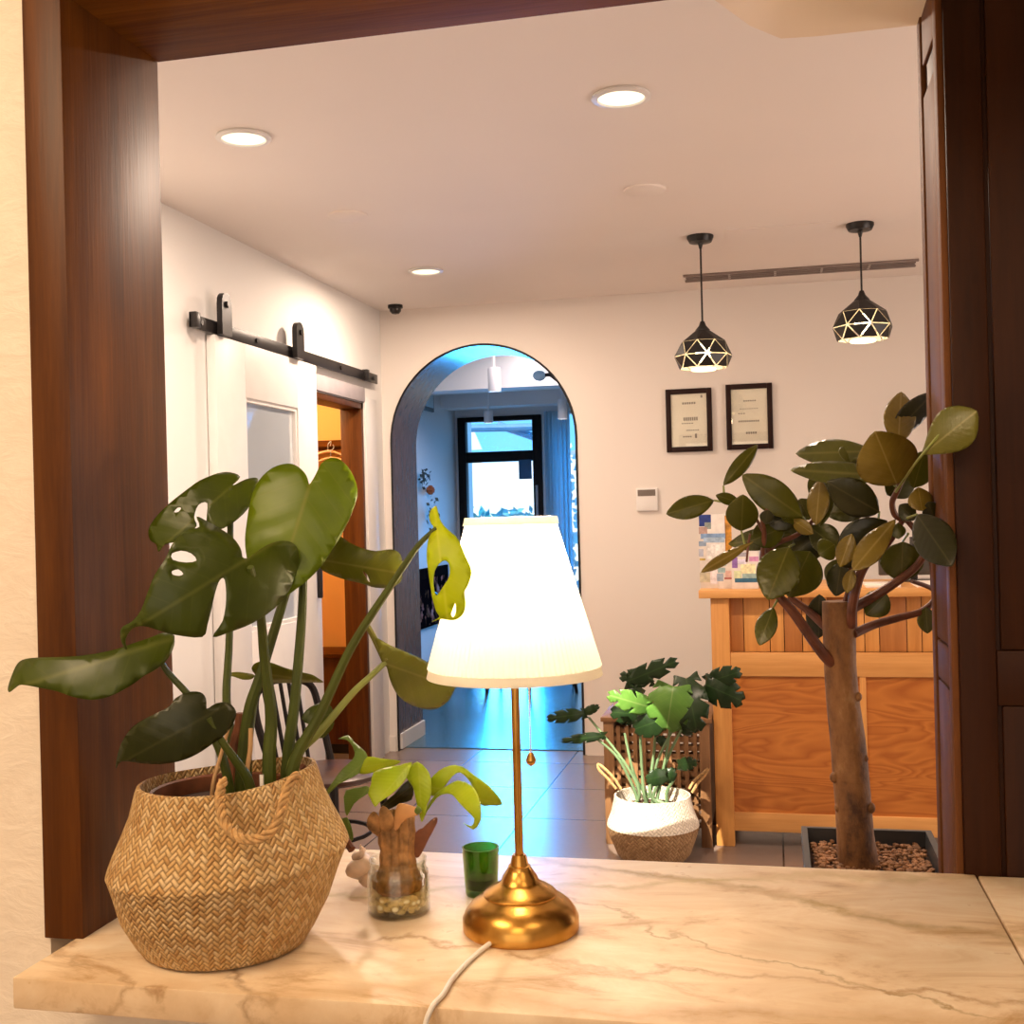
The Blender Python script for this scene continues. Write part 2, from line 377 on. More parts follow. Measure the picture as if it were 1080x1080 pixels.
# plywood with cathedral grain
_q = NT('orange_plywood'); _v = _q.coord((.35, 1, 1.6)); _n = _q.noise(_v, 3.2, 3, .5, .6)
_w = _q.math('FRACT', _q.math('MULTIPLY', _n, 17)); _f = _q.noise(_q.coord((.1, 1, 2)), 70, 3)
_q.set(color=_q.mix(_q.math('MULTIPLY', _f, .3), _q.ramp(_w, [(0, (.42, .13, .022)), (.5, (.54, .19, .035)), (.85, (.36, .10, .016)), (1, (.42, .13, .022))]), (.5, .18, .04)), rough=.4); M['ply'] = _q.m

# ================================================================== THE SETTING
CT = .91                                   # top of the marble counter
ZC = 2.73; YB = 6.85; XL = -2.36           # ceiling, back wall, left wall
def sbox(name, m, *a, bev=0):
    bm = NB(); box(bm, *a, bev=bev); return struct(name, bm, m, smooth=bool(bev))
sbox('floor', M['tile'], -4.2, 3.2, -2.6, 6.95, -.10, 0)
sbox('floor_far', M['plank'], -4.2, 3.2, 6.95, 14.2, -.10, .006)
sbox('ceiling', M['ceil'], -4.2, 3.2, -2.6, 7.36, ZC, ZC+.12)
sbox('ceiling_far', M['wall_l'], -4.2, 3.2, 7.36, 12.6, 3.05, 3.17)
bm = NB(); _pf = [(-.55, ZC), (-.02, 2.262), (.03, 2.235), (.09, 2.232), (1.6, 2.232), (1.6, ZC)]
_f = [bm.verts.new((x, 1.60, z)) for x, z in _pf]; _g = [bm.verts.new((x, 2.0, z)) for x, z in _pf]
bm.faces.new(_f); bm.faces.new(_g[::-1])
for i in range(6): bm.faces.new((_f[i], _g[i], _g[(i+1) % 6], _f[(i+1) % 6]))
struct('ceiling_soffit', bm, M['soffit'])
# left wall with the doorway behind the sliding door
DY0, DY1, DZ = 5.55, 6.49, 2.125
bm = NB(); box(bm, XL-.11, XL, 1.345, DY0, 0, ZC); box(bm, XL-.11, XL, DY1, YB, 0, ZC); box(bm, XL-.11, XL, DY0, DY1, DZ, ZC)
struct('wall_left', bm, M['wall_l'], False)
# back wall with the arched passage
AX0, AX1, AZ = -2.305, -1.145, 1.905
AXC, AR = (AX0+AX1)/2, (AX1-AX0)/2
bm = NB()
arc = [(AXC+AR*cos(pi-pi*i/32), AZ+AR*sin(pi-pi*i/32)) for i in range(33)]
def arch_wall(bm, y0, y1, x0, x1, z1):
    op = [(AX0, 0)]+arc+[(AX1, 0)]
    top = [(x0, 0), (x0, z1)]
    for y, fl in ((y0, 0), (y1, 1)):
        def quad(a, b, c, d):
            vs = [bm.verts.new((q[0], y, q[1])) for q in (a, b, c, d)]
            bm.faces.new(vs if not fl else vs[::-1])
        quad((x0, 0), (AX0, 0), (AX0, AZ), (x0, AZ)); quad((AX1, 0), (x1, 0), (x1, AZ), (AX1, AZ))
        for p, q in zip(arc, arc[1:]): quad(p, q, (q[0], z1), (p[0], z1))
        quad((x0, AZ), (AX0, AZ), (AX0, z1), (x0, z1)); quad((AX1, AZ), (x1, AZ), (x1, z1), (AX1, z1))
arch_wall(bm, YB, YB+.02, XL-.11, 3.2, 3.05)
struct('wall_back', bm, M['wall'], False)
bm = NB(); arch_wall(bm, 7.345, 7.36, -3.5, 3.2, 3.05); struct('wall_back_far', bm, M['wall_l'], False)
# lining of the passage: glossy brown panel with thin dark bead at the front edge
_q = NT('brown_grey_lining'); _n = _q.noise(_q.coord((1, 1, .2)), 30, 4)
_q.set(color=_q.ramp(_n, [(.3, (.10, .062, .05)), (.7, (.15, .095, .08))]), rough=.24, spec=.6); M['lining'] = _q.m
bm = NB(); prof = [(AX0, 0)]+arc+[(AX1, 0)]
for p, q in zip(prof, prof[1:]):
    bm.faces.new([bm.verts.new(v) for v in ((p[0], YB, p[1]), (q[0], YB, q[1]), (q[0], 7.36, q[1]), (p[0], 7.36, p[1]))])
bmesh.ops.remove_doubles(bm, verts=bm.verts[:], dist=.0005)
struct('trim_1', bm, M['lining'])
bm = NB(); tube(bm, [(p[0], YB-.002, p[1]) for p in prof], .007, 6); struct('trim_2', bm, M['black'])
bm = NB(); box(bm, AX0+.0, AX0+.014, YB+.03, 7.36, .006, .10); struct('baseboard_arch', bm, M['white'], False)
bm = NB(); box(bm, AX1+.02, 3.0, YB-.015, YB, 0, .09); box(bm, XL+.0, AX0-.015, YB-.015, YB, 0, .09); struct('baseboard_back', bm, M['wall'], False)
bm = NB(); box(bm, XL, XL+.014, 1.62, DY0-.1, 0, .09); struct('baseboard_left', bm, M['white'], False)
sbox('wall_right', M['wall'], 3.0, 3.1, -2.6, 12.5, 0, 3.05)
sbox('wall_cafe_left', M['plaster'], -3.0, -2.9, -2.6, 1.345, 0, ZC)
sbox('wall_cafe_back', M['plaster'], -3.0, 3.1, -2.6, -2.5, 0, ZC)
# wall with the serving opening: plaster, oak lining
bm = NB()
box(bm, -2.95, -.946, 1.358, 1.60, 0, ZC)
box(bm, -.946, .26, 1.358, 1.60, 0, CT-.042)
box(bm, -.946, 3.0, 1.358, 1.60, 2.22, ZC)
struct('wall_front', bm, M['plaster'], False)
bm = NB(); box(bm, -.950, -.893, 1.350, 1.597, CT-.002, 2.225, bev=.0015); struct('trim_3', bm, M['darkwood'])
bm = NB(); box(bm, -.893, .9, 1.350, 1.597, 2.146, 2.225, bev=.0015); struct('trim_4', bm, M['darkwood_x'])
# walnut panelled pier on the right
PX = .250
bm = NB(); box(bm, PX+.004, 1.5, 1.795, 2.0, 0, 2.232, bev=.002)
x2 = at(1052, 560, 1.79).x
box(bm, PX+.006, x2-.006, 1.786, 1.796, 0, 2.232, bev=.003)                 # stile
for (z0, z1) in ((.0, 1.155), (1.235, 2.19)): box(bm, x2, 1.4, 1.788, 1.796, z0, z1, bev=.004)
box(bm, x2-.006, 1.4, 1.786, 1.796, 1.155, 1.235, bev=.003); box(bm, x2-.006, 1.4, 1.786, 1.796, 2.195, 2.232, bev=.003)
struct('trim_5', bm, M['panelwood'])
bm = NB()
for (y0, y1) in ((1.790, 1.822), (1.966, 2.0)): box(bm, PX-.004, PX+.006, y0, y1, 0, 2.232, bev=.002)
for (z0, z1) in ((0, 1.168), (1.172, 1.232), (1.236, 2.10), (2.15, 2.232)): box(bm, PX-.001, PX+.006, 1.825, 1.963, z0, z1, bev=.002)
struct('trim_6', bm, M['sidewood'])
# closet behind the sliding door
bm = NB()
box(bm, -3.9, -3.8, 4.9, 7.25, 0, ZC); box(bm, -3.8, XL-.11, 7.12, 7.22, 0, ZC); box(bm, -3.8, XL-.11, 4.9, 5.0, 0, ZC)
struct('wall_closet', bm, M['closet'], False)
sbox('ceiling_closet', M['closet'], -3.9, XL-.11, 4.9, 7.22, 2.5, 2.55)
light('closet_fill', 'POINT', (-3.1, 6.2, 2.3), 40, (1, .72, .40), .08)  # added point light, no lamp built in the closet
bm = NB()
box(bm, XL-.125, XL+.006, DY1-.035, DY1, 0, DZ, bev=.002); box(bm, XL-.125, XL+.006, DY0, DY0+.035, 0, DZ, bev=.002); box(bm, XL-.125, XL+.006, DY0, DY1, DZ-.035, DZ, bev=.002)
struct('trim_7', bm, M['darkwood'])
bm = NB(); box(bm, XL+.001, XL+.022, DY1+.002, DY1+.19, 0, 2.16, bev=.003); struct('trim_8', bm, M['white'])
bm = NB(); box(bm, XL+.001, XL+.02, DY0-.05, DY1+.002, DZ+.005, DZ+.09, bev=.003); struct('trim_9', bm, plain('lilac_grey_lintel', (.42, .38, .40), .5))
bm = NB(); box(bm, -3.78, XL-.12, 7.10, 7.12, 0, .12); struct('baseboard_closet', bm, M['white'], False)

# ---- far room shell
sbox('wall_far_left', M['wall_l'], -3.5, -3.4, 7.36, 13.0, 0, 3.05)
FY = 12.3
dx0 = at(486, 560, FY).x; dx1 = at(574, 560, FY).x; dzt = at(530, 439, FY).z
cx1 = at(640, 560, FY).x
bm = NB(); box(bm, -3.5, dx0, FY, FY+.15, 0, 3.05); box(bm, dx0, 3.0, FY, FY+.15, dzt, 3.05); box(bm, dx1, dx1+.12, FY, FY+.15, 0, dzt); box(bm, cx1+.6, 3.0, FY, FY+.15, 0, dzt)
struct('wall_far', bm, M['wall_l'], False)
bm = NB(); box(bm, -3.4, 3.0, 11.75, 12.0, at(530, 428, 11.75).z, 3.05); struct('trim_10', bm, M['wall_l'], False)
bm = NB(); box(bm, -3.4, 3.0, 10.35, 10.6, at(530, 409, 10.35).z, 3.05); struct('trim_11', bm, M['wall_l'], False)
bm = NB(); tube(bm, [(-3.4, 11.2, 2.72), (3, 11.2, 2.72)], .06, 12); struct('trim_12', bm, M['wall_l'])
# glass street door in a black frame
d1 = setp(bpy.data.objects.new('door_1', None), kind='structure'); COL.objects.link(d1); d1.location = ((dx0+dx1)/2, FY, 0)
fz = at(530, 480, FY).z
bm = NB(); fw = .09
zt0 = at(530, 476, FY).z; zt1 = at(530, 487, FY).z
box(bm, dx0, dx0+fw, FY-.04, FY+.06, 0, dzt, bev=.004); box(bm, dx1-fw*1.1, dx1, FY-.04, FY+.06, 0, dzt, bev=.004)
box(bm, dx0+fw, dx1-fw, FY-.04, FY+.06, dzt-.05, dzt, bev=.004); box(bm, dx0+fw, dx1-fw*1.1, FY-.04, FY+.06, zt1, zt0, bev=.004); box(bm, dx0+fw, dx1-fw, FY-.04, FY+.06, 0, .12, bev=.004)
obj('door_frame', bm, M['blackwood'], d1)
bm = NB(); box(bm, dx0+fw, dx1-fw, FY, FY+.01, .12, zt1); obj('glass_pane', bm, M['pane'], d1, False)
bm = NB(); box(bm, dx0+fw, dx1-fw, FY, FY+.01, zt0, dzt-.05); obj('transom_pane', bm, M['pane'], d1, False)
bm = NB(); p = at(566, 515, FY-.06); tube(bm, [(p.x, p.y, 1.15), (p.x, p.y, 1.75)], .014, 8); obj('door_handle', bm, M['grey'], d1)
# side window right of the door
bm = NB(); box(bm, dx1+.12, cx1+.6, FY+.04, FY+.05, .3, dzt); w1 = setp(obj('window_1', bm, M['pane'], None, False), kind='structure')
# street outside: pavement and a sunlit pale house front
sbox('ground', plain('pale_pavement', (.5, .48, .45), .8), -14, 8, 14.2, 26, -.12, -.02)

# ================================================================== FAR ROOM AND STREET
bm = NB(); p0 = at(482, 566, 18); p1 = at(640, 566, 18); zt = at(530, 447, 18).z
box(bm, p0.x-2, at(560, 500, 18).x+2.4, 18, 22, -.02, at(500, 483, 18).z)
bd = thing('building', 'sunlit cream house front seen through the glass door', 'building', (-4, 18, 0))
obj('facade', bm, plain('cream_render', (.85, .78, .66), .8), bd, False)
bm = NB()
q0 = at(488, 440, 15.2); q1 = at(515, 474, 15.2); q2 = at(488, 476, 15.2)
a0, a1, a2, a3 = at(480, 438, 15.0), at(492, 438, 15.0), at(508, 474, 15.0), at(470, 476, 15.0)
f = [bm.verts.new(v) for v in (a0, a1, a2, a3)]; g = [bm.verts.new(v+Vector((0, .05, 0))) for v in (a0, a1, a2, a3)]
bm.faces.new(f[::-1]); bm.faces.new(g)
for i in range(4): bm.faces.new((f[i], f[(i+1) % 4], g[(i+1) % 4], g[i]))
ov = setp(obj('awning', bm, plain('white_awning_cloth', (.9, .86, .78), .8), None, False), 'white slanting awning corner seen through the transom of the door', 'awning')
_ap = at(482, 452, 15.05); bm = NB(); tube(bm, [_ap, (_ap.x, _ap.y, -.02)], .04, 8); tube(bm, [at(484, 452, 14.6), at(580, 450, 14.6)], .05, 8); tube(bm, [at(525, 448, 14.7), at(585, 468, 14.7)], .05, 8)
obj('awning_frame', bm, plain('blue_grey_tube', (.10, .25, .40), .5), ov)
# hedge of teal leaves along the pavement
bm = NB(); rnd = random.Random(3)
for i in range(420):
    px, py = rnd.uniform(484, 562), rnd.uniform(537, 660)
    c = at(px, py, rnd.uniform(15.4, 15.9)); r = rnd.uniform(.05, .11)
    a = rnd.uniform(0, 6.28); d = Vector((cos(a), .3*sin(2*a), sin(a)))*r; e = Vector((-sin(a), .4, cos(a)))*r*.45
    bm.faces.new([bm.verts.new(c+v) for v in (-d, e, d, -e)])
hd = setp(obj('street_hedge', bm, plain('teal_hedge_leaf', (.03, .30, .36), .5, var=.5)), 'leafy street hedge behind the lower glass of the door', 'hedge')
bm = NB(); rnd = random.Random(5)
for i in range(260):
    c = at(rnd.uniform(596, 640), rnd.uniform(470, 675), rnd.uniform(13.2, 13.8)); r = rnd.uniform(.03, .08)
    a = rnd.uniform(0, 6.28); d = Vector((cos(a), .3, sin(a)))*r; e = Vector((-sin(a), .4, cos(a)))*r*.6
    bm.faces.new([bm.verts.new(c+v) for v in (-d, e, d, -e)])
setp(obj('flowering_shrub', bm, plain('white_blossom', (.85, .85, .82), .6, var=.1)), 'white blossoming shrub outside the window beside the curtain', 'shrub')
# sign hung in the door
bm = NB(); a, b = at(547, 485, FY-.05), at(561, 505, FY-.05); box(bm, a.x, b.x, FY-.056, FY-.046, b.z, a.z, bev=.003)
setp(obj('hanging_sign', bm, plain('blue_card', (.015, .10, .22), .5)), 'small plain dark blue card hung inside the street door', 'sign')
# curtain
bm = NB(); n = 44; ca, cb_ = at(574, 560, 12.1).x+.02, at(604, 560, 12.1).x; top = at(590, 433, 12.1).z
rows = []
for k in (0, 1):
    row = []
    for z in (.008, 1.2, top):
        row.append([bm.verts.new((ca+(cb_-ca)*i/n, 12.12+.045*sin(i*.95+z*.2)+.02*sin(i*2.1)+k*.004, z)) for i in range(n+1)])
    for r0, r1 in zip(row, row[1:]):
        for i in range(n): bm.faces.new((r0[i], r0[i+1], r1[i+1], r1[i]))
cmat = NT('sheer_white_curtain'); cmat.set(color=(.75, .82, .86), rough=.8)
_t = cmat.n('ShaderNodeBsdfTranslucent'); _t.inputs[0].default_value = (.75, .85, .9, 1); _m = cmat.n('ShaderNodeMixShader'); _m.inputs[0].default_value = .65
cmat.l(cmat.b.outputs[0], _m.inputs[1]); cmat.l(_t.outputs[0], _m.inputs[2]); cmat.l(_m.outputs[0], cmat.t.nodes['Material Output'].inputs[0])
setp(obj('curtain', bm, cmat.m), 'sheer pale curtain hanging in folds right of the glass door', 'curtain')
# ceiling track spots
def track_spot(px, ytop, ybot, Y, w, label):
    top, bot = at(px, ytop, Y), at(px, ybot, Y); r = w/2/FPX*Y
    t = thing('ceiling_spotlight', label, 'spotlight', (top.x, Y, bot.z), 'white ceiling spotlights of the far room')
    bm = NB(); lathe(bm, [(0, top.z-bot.z), (r*.9, top.z-bot.z), (r, (top.z-bot.z)*.95), (r, .0), (r*.85, 0), (r*.8, .01)], (top.x, Y, bot.z), 20)
    obj('spotlight_can', bm, M['white'], t)
    bm = NB(); lathe(bm, [(0, .012), (r*.82, .012)], (top.x, Y, bot.z), 20); obj('spotlight_lens', bm, emis('spot_lens', (.9, .95, 1), 4), t)
    bm = NB(); tube(bm, [(top.x, Y, top.z), (top.x, Y, 3.05)], .012, 6); obj('spotlight_stem', bm, M['white'], t)
track_spot(521, 388, 413, 9.6, 14, 'nearest white cylinder spotlight hanging highest in the arch')
track_spot(515, 433, 446, 11.3, 10, 'small white cylinder spotlight hanging before the door transom')
track_spot(593, 421, 442, 10.9, 11, 'white cylinder spotlight hanging above the sheer curtain')
# round wall lamp at the right of the arch
wl = at(569, 396, 8.6); t = thing('globe_lamp', 'pale blue round lamp on a black arm under the arch top', 'lamp', wl)
bm = NB(); sphere(bm, wl, .052, 3, (1, .6, .8)); obj('globe', bm, plain('pale_blue_glass', (.55, .80, .92), .4), t)
bm = NB(); e1 = at(580, 398, 8.6); tube(bm, smooth_pts([wl+Vector((.04, 0, 0)), e1+Vector((.0, 0, .02)), Vector((e1.x+.12, 8.6, e1.z+.0)), Vector((e1.x+.15, 8.6, 3.05))]), .016, 8); obj('lamp_arm', bm, M['black'], t)
# things on the far left wall
def wallx(px, py): return atx(px, py, -3.385)
a, b = wallx(440, 410), wallx(457, 435)
t = thing('wall_picture', 'small pale picture in a black frame high on the far left wall', 'picture', (-3.39, (a.y+b.y)/2, b.z))
bm = NB(); box(bm, -3.40, -3.375, 9.6, b.y, b.z, b.z+.5, bev=.004); obj('frame', bm, M['black'], t)
bm = NB(); box(bm, -3.376, -3.37, 9.63, b.y-.035, b.z+.04, b.z+.46); obj('print', bm, plain('pale_blue_print', (.55, .7, .75), .6), t, False)
rnd = random.Random(9)
def dried(px, py, r, mname, label, name, n=40, zs=1.6):
    c = wallx(px, py); c.x = -3.33; bm = NB()
    for i in range(n):
        d = Vector((rnd.gauss(0, .35)*r, rnd.gauss(0, .5)*r, rnd.gauss(0, .5)*r*zs)); d.x = max(-.05, d.x); q = rnd.uniform(.25, .5)*r; a = rnd.uniform(0, 6.28)
        u = Vector((.3*q, cos(a)*q, sin(a)*q)); w = Vector((q*.2, -sin(a)*q*.5, cos(a)*q*.5))
        bm.faces.new([bm.verts.new(c+d+v) for v in (-u, w, u, -w)])
    return setp(obj(name, bm, mname), label, 'plant')
dried(442, 504, .085, plain('dark_dry_leaf', (.05, .06, .05), .7), 'tiny dark dried bunch pinned on the far left wall', 'dried_bunch', 40, 1)
c = wallx(451, 517); c.x = -3.355; bm = NB()
for v in sphere(bm, c, .04, 3): v.co = c+(v.co-c)*(1+.25*sin(v.co.y*190)*sin(v.co.z*170))
setp(obj('dried_flower', bm, plain('rust_flower', (.45, .14, .05), .7)), 'rust red dried flower head pinned on the far left wall', 'flower')
dried(451, 546, .08, plain('grey_green_foliage', (.11, .12, .09), .7), 'grey drooping dried foliage hanging on the far left wall', 'dried_foliage', 60, 2.4)
# dark flower mural
a, b = wallx(439, 601), wallx(474, 700)
_q = NT('dark_floral_print'); _v = _q.coord()
_vo = _q.n('ShaderNodeTexVoronoi'); _vo.inputs['Scale'].default_value = 7; _q.l(_v, _vo.inputs['Vector'])
_n = _q.noise(_v, 9, 4)
_q.set(color=_q.mix(_q.ramp(_n, [(.52, (0, 0, 0)), (.60, (1, 1, 1))]), (.006, .004, .005), _q.ramp(_vo.outputs['Distance'], [(0, (.62, .40, .36)), (.3, (.40, .16, .14)), (.6, (.10, .05, .03))])), rough=.95, spec=0.)
t = thing('floral_panel', 'tall black panel with pinkish flower print on the far left wall', 'panel', (-3.38, 11, .3))
bm = NB(); box(bm, -3.398, -3.37, 10.2, b.y, .35, a.z, bev=.004); obj('panel_board', bm, plain('matt_black', (.008, .006, .006), .95, spec=0.), t)
bm = NB(); box(bm, -3.371, -3.365, 10.22, b.y-.03, .37, a.z-.1); obj('panel_print', bm, _q.m, t, False)

# chairs: black bentwood with spindle back
def make_chair(label, loc, rz, group=None, seatm='walnut_chair'):
    t = thing('spindle_chair', label, 'chair', (0, 0, 0), group)
    bm = NB(); lathe(bm, [(0, .43), (.19, .43), (.21, .44), (.21, .455), (.19, .465), (0, .46)], (0, 0, 0), 28); obj('seat', bm, M[seatm], t)
    for sx in (-1, 1):
        for sy in (-1, 1):
            bm = NB(); tube(bm, [(sx*.14, sy*.14, .44), (sx*.19, sy*.19, 0)], [.017, .013], 8); obj('leg', bm, M['blackwood'], t)
    bm = NB()
    ring = [(-.165*cos(a), .165*sin(a), .22) for a in [2*pi*i/20 for i in range(21)]]
    tube(bm, ring, .008, 6); obj('stretcher', bm, M['blackwood'], t)
    # back at -x
    bm = NB(); pts = [(-.12, -.17, .45), (-.19, -.185, .66), (-.215, -.165, .76), (-.235, -.08, .80), (-.24, 0, .805), (-.235, .08, .80), (-.215, .165, .76), (-.19, .185, .66), (-.12, .17, .45)]
    tube(bm, smooth_pts(pts), .015, 10); obj('back_bow', bm, M['blackwood'], t)
    for k in range(5):
        y = -.10+.05*k; bm = NB(); tube(bm, [(-.17, y*.9, .455), (-.235, y, .795-.12*y*y/.01*.05)], .008, 8); obj('spindle', bm, M['blackwood'], t)
    t.location = loc; t.rotation_euler.z = rz; return t
ch = make_chair('black spindle-back chair with dark brown seat beside the white sliding door', (at(346, 812, 4.28).x, 4.28, 0), -.30)
def copy_tree(o, parent=None):
    c = o.copy(); COL.objects.link(c); c.parent = parent
    for k in list(o.children): copy_tree(k, c)
    return c
for (px, Y, rz, lab) in ((488, 9.2, .2, 'leftmost black chair in the far room, only legs showing below the lampshade'), (526, 9.9, 2.6, 'middle black chair in the far room, legs just right of centre below the lampshade'), (580, 9.3, 1.8, 'rightmost black chair in the far room, legs right of the lamp pole')):
    c = copy_tree(ch); p = at(px, 640, Y); c.location = (p.x, Y, .006); c.rotation_euler.z = rz
    c['label'] = lab; c['group'] = 'black chairs of the far room'

# ================================================================== LEFT WALL FITTINGS
XD = -2.325
# sliding door
dA, dB = atx(224, 356, XD), atx(331, 383, XD)
Y0, Y1, Z1 = dA.y, dB.y, (dA.z+dB.z)/2
wA, wB = atx(257, 418, XD), atx(312, 430, XD)
t = thing('sliding_barn_door', 'white sliding barn door with a tall narrow glass light', 'door', (XD, (Y0+Y1)/2, .02))
g0, g1, gz0, gz1 = wA.y, wB.y, atx(312, 655, XD).z, wA.z-.005
bm = NB()
box(bm, XD-.03, XD+.012, Y0, g0, .02, Z1, bev=.003); box(bm, XD-.03, XD+.012, g1, Y1, .02, Z1, bev=.003)
box(bm, XD-.03, XD+.012, g0, g1, gz1, Z1, bev=.0005); box(bm, XD-.03, XD+.012, g0, g1, .02, gz0, bev=.0005)
obj('door_leaf', bm, M['white'], t)
bm = NB()
for a in ((XD-.012, XD+.004, g0, g0+.018, gz0, gz1), (XD-.012, XD+.004, g1-.018, g1, gz0, gz1), (XD-.012, XD+.004, g0+.018, g1-.018, gz1-.018, gz1), (XD-.012, XD+.004, g0+.018, g1-.018, gz0, gz0+.018)): box(bm, *a)
obj('glazing_bead', bm, M['white'], t)
_q = NT('mirrored_door_glass'); _q.set(color=(.82, .88, .92), metal=.55, rough=.03); M['doorglass'] = _q.m
bm = NB(); box(bm, XD-.018, XD-.012, g0+.01, g1-.01, gz0+.01, gz1-.01); obj('glass_pane', bm, M['doorglass'], t, False)
bm = NB(); h0, h1 = atx(331, 598, XD+.02), atx(331, 632, XD+.02); box(bm, XD+.012, XD+.035, Y1-.06, Y1-.035, h1.z, h0.z, bev=.004); obj('door_handle', bm, M['black'], t)
for px, py in ((236, 324), (314, 353)):
    c = atx(px, py, XD+.03); bm = NB(); w = .046
    prof = [(c.y-w, Z1+.001), (c.y-w, c.z+.01)]+[(c.y-w*cos(pi*i/8), c.z+.015+w*sin(pi*i/8)) for i in range(1, 8)]+[(c.y+w, c.z+.01), (c.y+w, Z1+.001)]
    f = [bm.verts.new((XD+.02, y, z)) for y, z in prof]; g = [bm.verts.new((XD+.045, y, z)) for y, z in prof]
    bm.faces.new(f); bm.faces.new(g[::-1])
    for i in range(len(f)): bm.faces.new((f[i], g[i], g[(i+1) % len(f)], f[(i+1) % len(f)]))
    hg = obj('roller_hanger', bm, M['black'], t)
    bm = NB(); zr = c.z-.02
    q = bmesh.ops.create_cone(bm, cap_ends=True, segments=16, radius1=.014, radius2=.014, depth=.02)
    for v in q['verts']: v.co = Vector((XD+.05+v.co.z*.5, c.y+v.co.x, c.z+.01+v.co.y))
    obj('axle_bolt', bm, M['black'], hg)
r0, r1 = atx(200, 338, XD), atx(397, 400, XD)
t = thing('barn_door_track', 'black flat steel track above the white sliding door', 'door track', (XD, (r0.y+r1.y)/2, r0.z))
zt = (r0.z+r1.z)/2
bm = NB(); box(bm, XD-.002, XD+.008, r0.y, r1.y, zt-.028, zt+.028, bev=.002); obj('track_bar', bm, M['black'], t)
for k in range(5):
    y = r0.y+.08+(r1.y-r0.y-.16)*k/4; bm = NB(); tube(bm, [(XL, y, zt), (XD+.016, y, zt)], .012, 10); obj('track_bolt', bm, M['black'], t)
for y in (r0.y+.02, r1.y-.22): bm = NB(); box(bm, XD-.004, XD+.03, y-.02, y+.02, zt-.03, zt+.035, bev=.004); obj('end_stop', bm, M['black'], t)
# closet: shelf, rail hangers, cabinet
a = at(352, 470, 7.0)
t = setp(obj('closet_shelf', (lambda b: (box(b, -3.75, XL-.13, 6.78, 7.12, a.z-.02, a.z+.02, bev=.003), b)[1])(NB()), M['darkwood_x']), 'dark brown shelf with coat rail inside the orange closet', 'shelf')
def hanger(px, py, Y, label):
    c = at(px, py, Y); z = a.z-.02
    t = thing('coat_hanger', label, 'hanger', (c.x, Y, c.z), 'wooden coat hangers in the closet')
    bm = NB(); tube(bm, smooth_pts([(c.x-.20, Y, c.z-.10), (c.x-.1, Y, c.z-.03), (c.x, Y, c.z), (c.x+.1, Y, c.z-.03), (c.x+.20, Y, c.z-.10)]), [.008]*25, 8); obj('hanger_bar', bm, M['stake'], t)
    bm = NB(); tube(bm, smooth_pts([(c.x, Y, c.z), (c.x, Y, c.z+.04), (c.x+.02, Y, c.z+.06), (c.x+.015, Y, z+.0)]), .003, 6); obj('hanger_hook', bm, M['grey'], t)
hanger(346, 476, 6.72, 'pale wooden coat hanger under the closet shelf, the higher one')
hanger(349, 483, 6.60, 'pale wooden coat hanger under the closet shelf, the lower one in front')
b = at(350, 690, 6.9)
t = thing('closet_cabinet', 'low dark brown cabinet standing in the orange closet', 'cabinet', (-2.9, 6.9, 0))
bm = NB(); box(bm, -3.6, XL-.16, 6.72, 7.08, .06, b.z, bev=.004); obj('cabinet_body', bm, M['darkwood'], t)
bm = NB(); box(bm, -3.62, XL-.15, 6.70, 7.09, b.z, b.z+.025, bev=.004); obj('cabinet_top', bm, M['darkwood_x'], t)
bm = NB(); box(bm, -3.58, XL-.18, 6.74, 7.06, 0, .06); obj('plinth', bm, M['black'], t, False)

# ================================================================== CEILING AND BACK WALL FITTINGS
for px, py, lab in ((257, 144, 'lit round recessed ceiling light at the left near the oak frame'), (655, 101, 'lit round recessed ceiling light, the large nearest one at top centre'), (449, 285, 'lit round recessed ceiling light, smallest and farthest, near the arch')):
    c = atz(px, py, ZC)
    t = thing('recessed_ceiling_light', lab, 'ceiling light', (c.x, c.y, ZC), 'lit recessed ceiling lights')
    bm = NB(); lathe(bm, [(.072, 0), (.090, -.001), (.092, -.008), (.074, -.012), (.072, -.006)], c, 36); obj('trim_ring', bm, M['white'], t)
    bm = NB(); lathe(bm, [(0, -.006), (.073, -.006)], c, 36); obj('diffuser', bm, M['led'], t)
    light('downlight_beam', 'AREA', (c.x, c.y, ZC-.02), 31, NEUT, .14)
for px, py, lab in ((680, 200, 'white round ceiling cover plate right of centre, unlit'), (367, 227, 'white round ceiling cover plate at the left, unlit')):
    c = atz(px, py, ZC); bm = NB(); lathe(bm, [(0, -.010), (.075, -.010), (.083, -.006), (.085, 0)], c, 36)
    setp(obj('ceiling_cover_plate', bm, M['ceil']), lab, 'cover plate', 'unlit ceiling cover plates')
# linear air diffuser
a, b = atz(722, 294, ZC), atz(968, 275, ZC); ym = (a.y+b.y)/2
t = thing('linear_air_vent', 'long narrow brown-grey slot vent in the ceiling behind the pendants', 'vent', ((a.x+b.x)/2, ym, ZC))
bm = NB()
for (y0, y1) in ((ym-.085, ym-.065), (ym+.065, ym+.085)): box(bm, a.x, b.x, y0, y1, ZC-.012, ZC, bev=.002)
obj('vent_frame', bm, plain('grey_brown_metal', (.22, .17, .15), .5), t)
bm = NB(); box(bm, a.x+.01, b.x-.01, ym-.065, ym+.065, ZC-.004, ZC-.001); obj('vent_recess', bm, plain('brown_slot', (.10, .065, .055), .7), t, False)  # slot drawn as a flat dark brown sheet between the frame bars
for k in range(1, 5):
    x = a.x+(b.x-a.x)*k/5; bm = NB(); box(bm, x-.006, x+.006, ym-.065, ym+.065, ZC-.010, ZC-.003); obj('vent_divider', bm, plain('pale_divider', (.4, .35, .32), .5), t, False)
